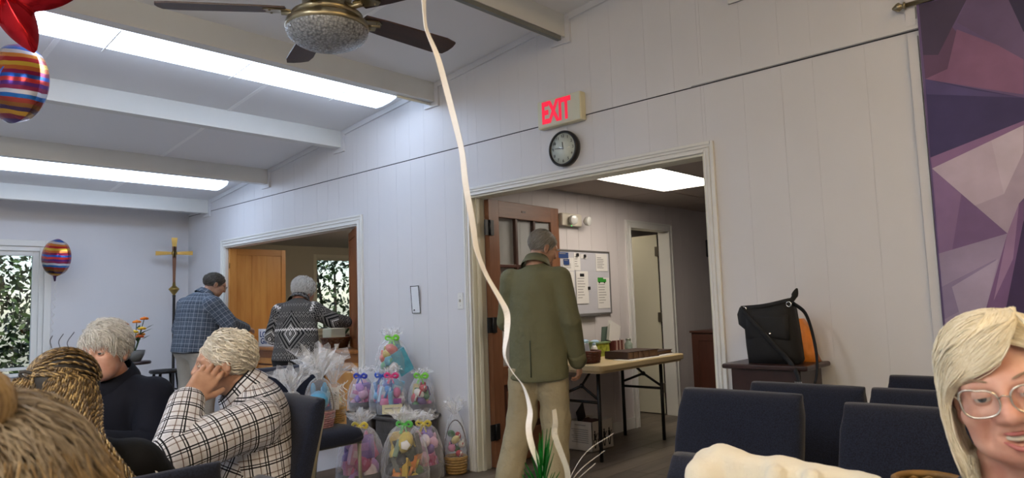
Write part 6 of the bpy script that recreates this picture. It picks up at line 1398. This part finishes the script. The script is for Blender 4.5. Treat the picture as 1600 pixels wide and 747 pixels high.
# ================================================================ balloons
def foil_stripes():
    m, t = newmat('foil_stripes'); tc = t.n('TexCoord'); sp = t.n('SeparateXYZ'); t.l(tc.outputs['Object'], sp.inputs[0])
    n = t.noise(4, 2); v = t.math('ADD', sp.outputs[2], t.math('MULTIPLY', t.math('SUBTRACT', n, .5), .05)); v = t.math('ADD', t.math('MULTIPLY', v, 2.15), .5)
    cr = t.n('ValToRGB'); cr.color_ramp.interpolation = 'CONSTANT'; e = cr.color_ramp.elements
    cols = ['#3a2460', '#7a2a3a', '#b8862e', '#46304e', '#8a5a2a', '#9a3a30', '#2a6ab0', '#cfcfd8', '#8a2a50', '#5a2a78', '#c23a3a', '#2a58b0', '#8a2048', '#c86a30', '#d8b03a', '#b8302e', '#dc8a3a', '#e0d4d0', '#4a70c0', '#a04a90', '#7a3a88']
    while len(e) < len(cols): e.new(.5)
    for i, c in enumerate(cols): e[i].position = i/len(cols); e[i].color = C(c)
    t.l(v, cr.inputs[0]); t.l(cr.outputs[0], t.b.inputs['Base Color']); t.b.inputs['Metallic'].default_value = .65; t.b.inputs['Roughness'].default_value = .22; return m
fs_ = foil_stripes(); redf = M('foil_red', '#b0141f', .2, .75)
def foil_disc(t, R, th, mat, star=None, n=72):
    m = MB(); vs = []; k = 9
    for side in (-1, 1):
        base = len(vs)
        for i in range(k+1):
            q = i/k
            for j in range(n):
                a = 2*PI*j/n; rim = R if not star else R*(1-.42*abs(((a-star) % (2*PI/5))/(2*PI/5)*2-1)**.8) if False else R
                if star is not None:
                    ph = ((a-star) % (2*PI/5))/(2*PI/5); d = abs(ph-.5)*2; rim = R*(.46+.54*d**1.35)
                r = rim*q*(1+(.018*math.sin(a*36) if not star else .008*math.sin(a*50))*q**3); y = side*th*math.sqrt(max(0, 1-q**2.3))*(1-.05*math.sin(a*36)*q*q)*(1 if star is None else (.35+.65*rim/R)*.9)
                vs.append((r*math.cos(a), y, r*math.sin(a)))
    fs = []
    for s in range(2):
        b = s*(k+1)*n
        for i in range(k):
            for j in range(n):
                f = (b+i*n+j, b+i*n+(j+1) % n, b+(i+1)*n+(j+1) % n, b+(i+1)*n+j); fs.append(f if s == 0 else f[::-1])
    m.add(vs, fs, True); return obj('foil_body', m, mat, t)
def face_cam(o, p, yaw=0, roll=0):                  # local -Y looks to the hall entrance side with an extra turn
    d = Vector(p)-EYE; o.rotation_euler = (0, roll, math.atan2(d.y, d.x)-PI/2+yaw)
p = Vector((.985, 4.70, 2.52)); p = EYE+(Vector((.484, 2.35, 1.893))-EYE)*1.95
bl_ = thing('foil_balloon', 'large round striped foil balloon at the upper left', 'balloon', p, 0, 'round striped foil balloons'); face_cam(bl_, p, math.radians(-62), math.radians(8))
foil_disc(bl_, .225, .12, fs_)
obj('printed_face', MB().lathe([(.10, .100), (.08, .112), (.04, .121), (0, .124)], 32, axis=(0, -1, 0)), M('balloon_face', '#b9b6b2', .3, .4), bl_)
obj('lettering', text_mesh('Y', .12, .002, bold=.004), M('letter_blue', '#2a58b8', .4), bl_, (.055, -.118, .01), (PI/2, 0, .35))
obj('tail', MB().tube(bez([(0, 0, -.215), (-.02, .0, -.27), (-.05, -.02, -.32)], 5), [.04, .034, .026, .02, .016, .014, .012, .011, .01, .009, .008], 8, flat=.35), M('foil_purple', '#3a1c4a', .25, .6), bl_)
obj('string', MB().tube([p+Vector((-.03, 0, -.30)), p+Vector((-.035, .0, -.9)), p+Vector((-.05, 0, -1.5))], .0022, 5), pap).parent = bl_
bl_.children[-1].matrix_parent_inverse = (Matrix.Translation(p)@bl_.rotation_euler.to_matrix().to_4x4()).inverted()
p = EYE+(Vector((.468, 2.339, 2.094))-EYE)*1.58+Vector((-.035, -.005, .07))
st_ = thing('star_balloon', 'red star shaped foil balloon cut off at the top left corner', 'balloon', p); face_cam(st_, p, math.radians(-10), 0)
foil_disc(st_, .285, .085, redf, star=math.radians(-64), n=100)
p = Vector((2.165, 8.56, 1.862))
b3_ = thing('foil_balloon', 'small striped foil balloon floating by the window', 'balloon', p, 0, 'round striped foil balloons'); face_cam(b3_, p, math.radians(-60), math.radians(6)); foil_disc(b3_, .20, .10, fs_)
obj('tail', MB().tube([(0, 0, -.19), (.01, 0, -.25)], [.03, .012], 8, flat=.4), MC['foil_purple'], b3_)
cs_ = MB().tube([(.03+.012*math.cos(i*.9), .012*math.sin(i*.9), -.25-.012*i) for i in range(60)], .0028, 4); obj('curled_string', cs_, pap, b3_)
# ---------------------------------------------------------------- white ribbon and balloon weight close by
RB = [(0.946, 1.105, 1.892), (0.945, 1.102, 1.871), (0.946, 1.101, 1.828), (0.948, 1.096, 1.799), (0.962, 1.081, 1.743), (0.978, 1.069, 1.66), (0.991, 1.058, 1.584), (0.997, 1.051, 1.536), (1.002, 1.048, 1.468), (1.011, 1.041, 1.394), (1.017, 1.036, 1.333), (1.03, 1.023, 1.28), (1.047, 1.004, 1.232), (1.056, 0.993, 1.199), (1.054, 0.993, 1.16), (1.049, 0.997, 1.115), (1.058, 0.986, 1.082), (1.072, 0.968, 1.049), (1.079, 0.959, 1.004), (1.076, 0.962, 0.966), (1.079, 0.956, 0.928), (1.09, 0.944, 0.884), (1.091, 0.94, 0.853)]
def flat_ribbon(pts, w, seed):
    P = bez(pts, 6); m = MB(); vs = []; n = len(P)
    for i, q in enumerate(P):
        tg = (P[min(i+1, n-1)]-P[max(i-1, 0)]).normalized(); a = .9*math.sin(i*.11+seed)+.5*math.sin(i*.047); s = (CR*math.cos(a)+CF*math.sin(a)); s = (s-tg*s.dot(tg)).normalized(); nn = tg.cross(s)*.0006
        vs += [q-s*w/2-nn, q+s*w/2-nn, q+s*w/2+nn, q-s*w/2+nn]
    m.add(vs, [(i*4+j, i*4+(j+1) % 4, (i+1)*4+(j+1) % 4, (i+1)*4+j) for i in range(n-1) for j in range(4)]+[(3, 2, 1, 0), (n*4-4, n*4-3, n*4-2, n*4-1)], False); return m
rbm = M('ribbon_satin', '#e8e8ea', .35, sheen=.3)
rb_ = obj('balloon_ribbon', flat_ribbon(RB, .0125, .4), rbm); tag(rb_, 'long white curling ribbon hanging down to the green foil weight', 'ribbon')
rb2 = obj('balloon_ribbon', flat_ribbon([(1.114, 0.925, 1.002), (1.117, 0.925, 0.976), (1.117, 0.928, 0.95), (1.129, 0.921, 0.909), (1.137, 0.916, 0.879), (1.14, 0.917, 0.846)], .012, 2.0), film('ribbon_sheer', '#f0f0ea', .35, .3)); tag(rb2, 'short sheer ribbon end curling right of the green foil weight', 'ribbon')
wtab = thing('round_table', 'small round table out of view below the green foil weight', 'table', (1.09, .99, 0)); obj('table_top', MB().lathe([(0, .715), (.16, .715), (.165, .73), (.16, .745), (0, .745)], 32), M('table_white', '#c9c7c0', .5), wtab); obj('pedestal', MB().lathe([(.12, 0), (.11, .02), (.025, .05), (.022, .715)], 18), blackm, wtab)
wt = thing('balloon_weight', 'green foil grass balloon weight at the bottom of the picture', 'balloon weight', (1.092, .945, .746))
gfm = M('foil_green', '#1f9a3a', .2, .8); obj('foil_pouch', MB().lathe([(.035, 0), (.045, .02), (.04, .05), (.015, .065)], 14, wob=lambda a, z: 1+.1*math.sin(a*7)), gfm, wt)
g_ = random.Random(9)
for i in range(34):
    a = g_.uniform(0, 6.28); r = g_.uniform(.015, .055); h = g_.uniform(.10, .215)*(1-.35*r/.055); P = bez([(0, 0, .05), (r*.25*math.cos(a), r*.25*math.sin(a), .05+h*.5), (r*math.cos(a), r*math.sin(a), .05+h)], 4)
    obj('foil_blade', MB().tube(P, [.0025]*7+[.0018, .0008], 4, flat=.25, smooth=False), gfm, wt)
for i, dz in enumerate((.0, .02, .05)):
    obj('curled_string', MB().tube(bez([(.02, -.01, .05), (.055+.02*i, -.03, .10+dz), (.10+.035*i, -.06, .14+dz)], 6), .0005, 4), MC['ribbon_satin'], wt)
# ---------------------------------------------------------------- wicker mug rim by the smiling woman
wm = thing('wicker_pot', 'round wicker rimmed pot at the bottom edge by the smiling woman', 'pot', (1.56, .36, .745)); weave_basket('body', wm, [(.055, .004), (.06, .105)], 8, 12, M('wicker_gold', '#8a6630', .6, var=(40, .4)), (0, 0, 0)); obj('soil', MB().lathe([(0, .08), (.055, .08)], 20), M('pot_inside', '#1c1512', .8), wm)
pt = thing('pot_stand', 'slim dark stand out of view under the wicker pot', 'stand', (1.56, .36, 0)); obj('top', MB().lathe([(0, .72), (.07, .72), (.07, .744), (0, .744)], 20), espresso, pt); obj('post', MB().lathe([(.10, 0), (.09, .02), (.02, .04), (.018, .72)], 14), espresso, pt)
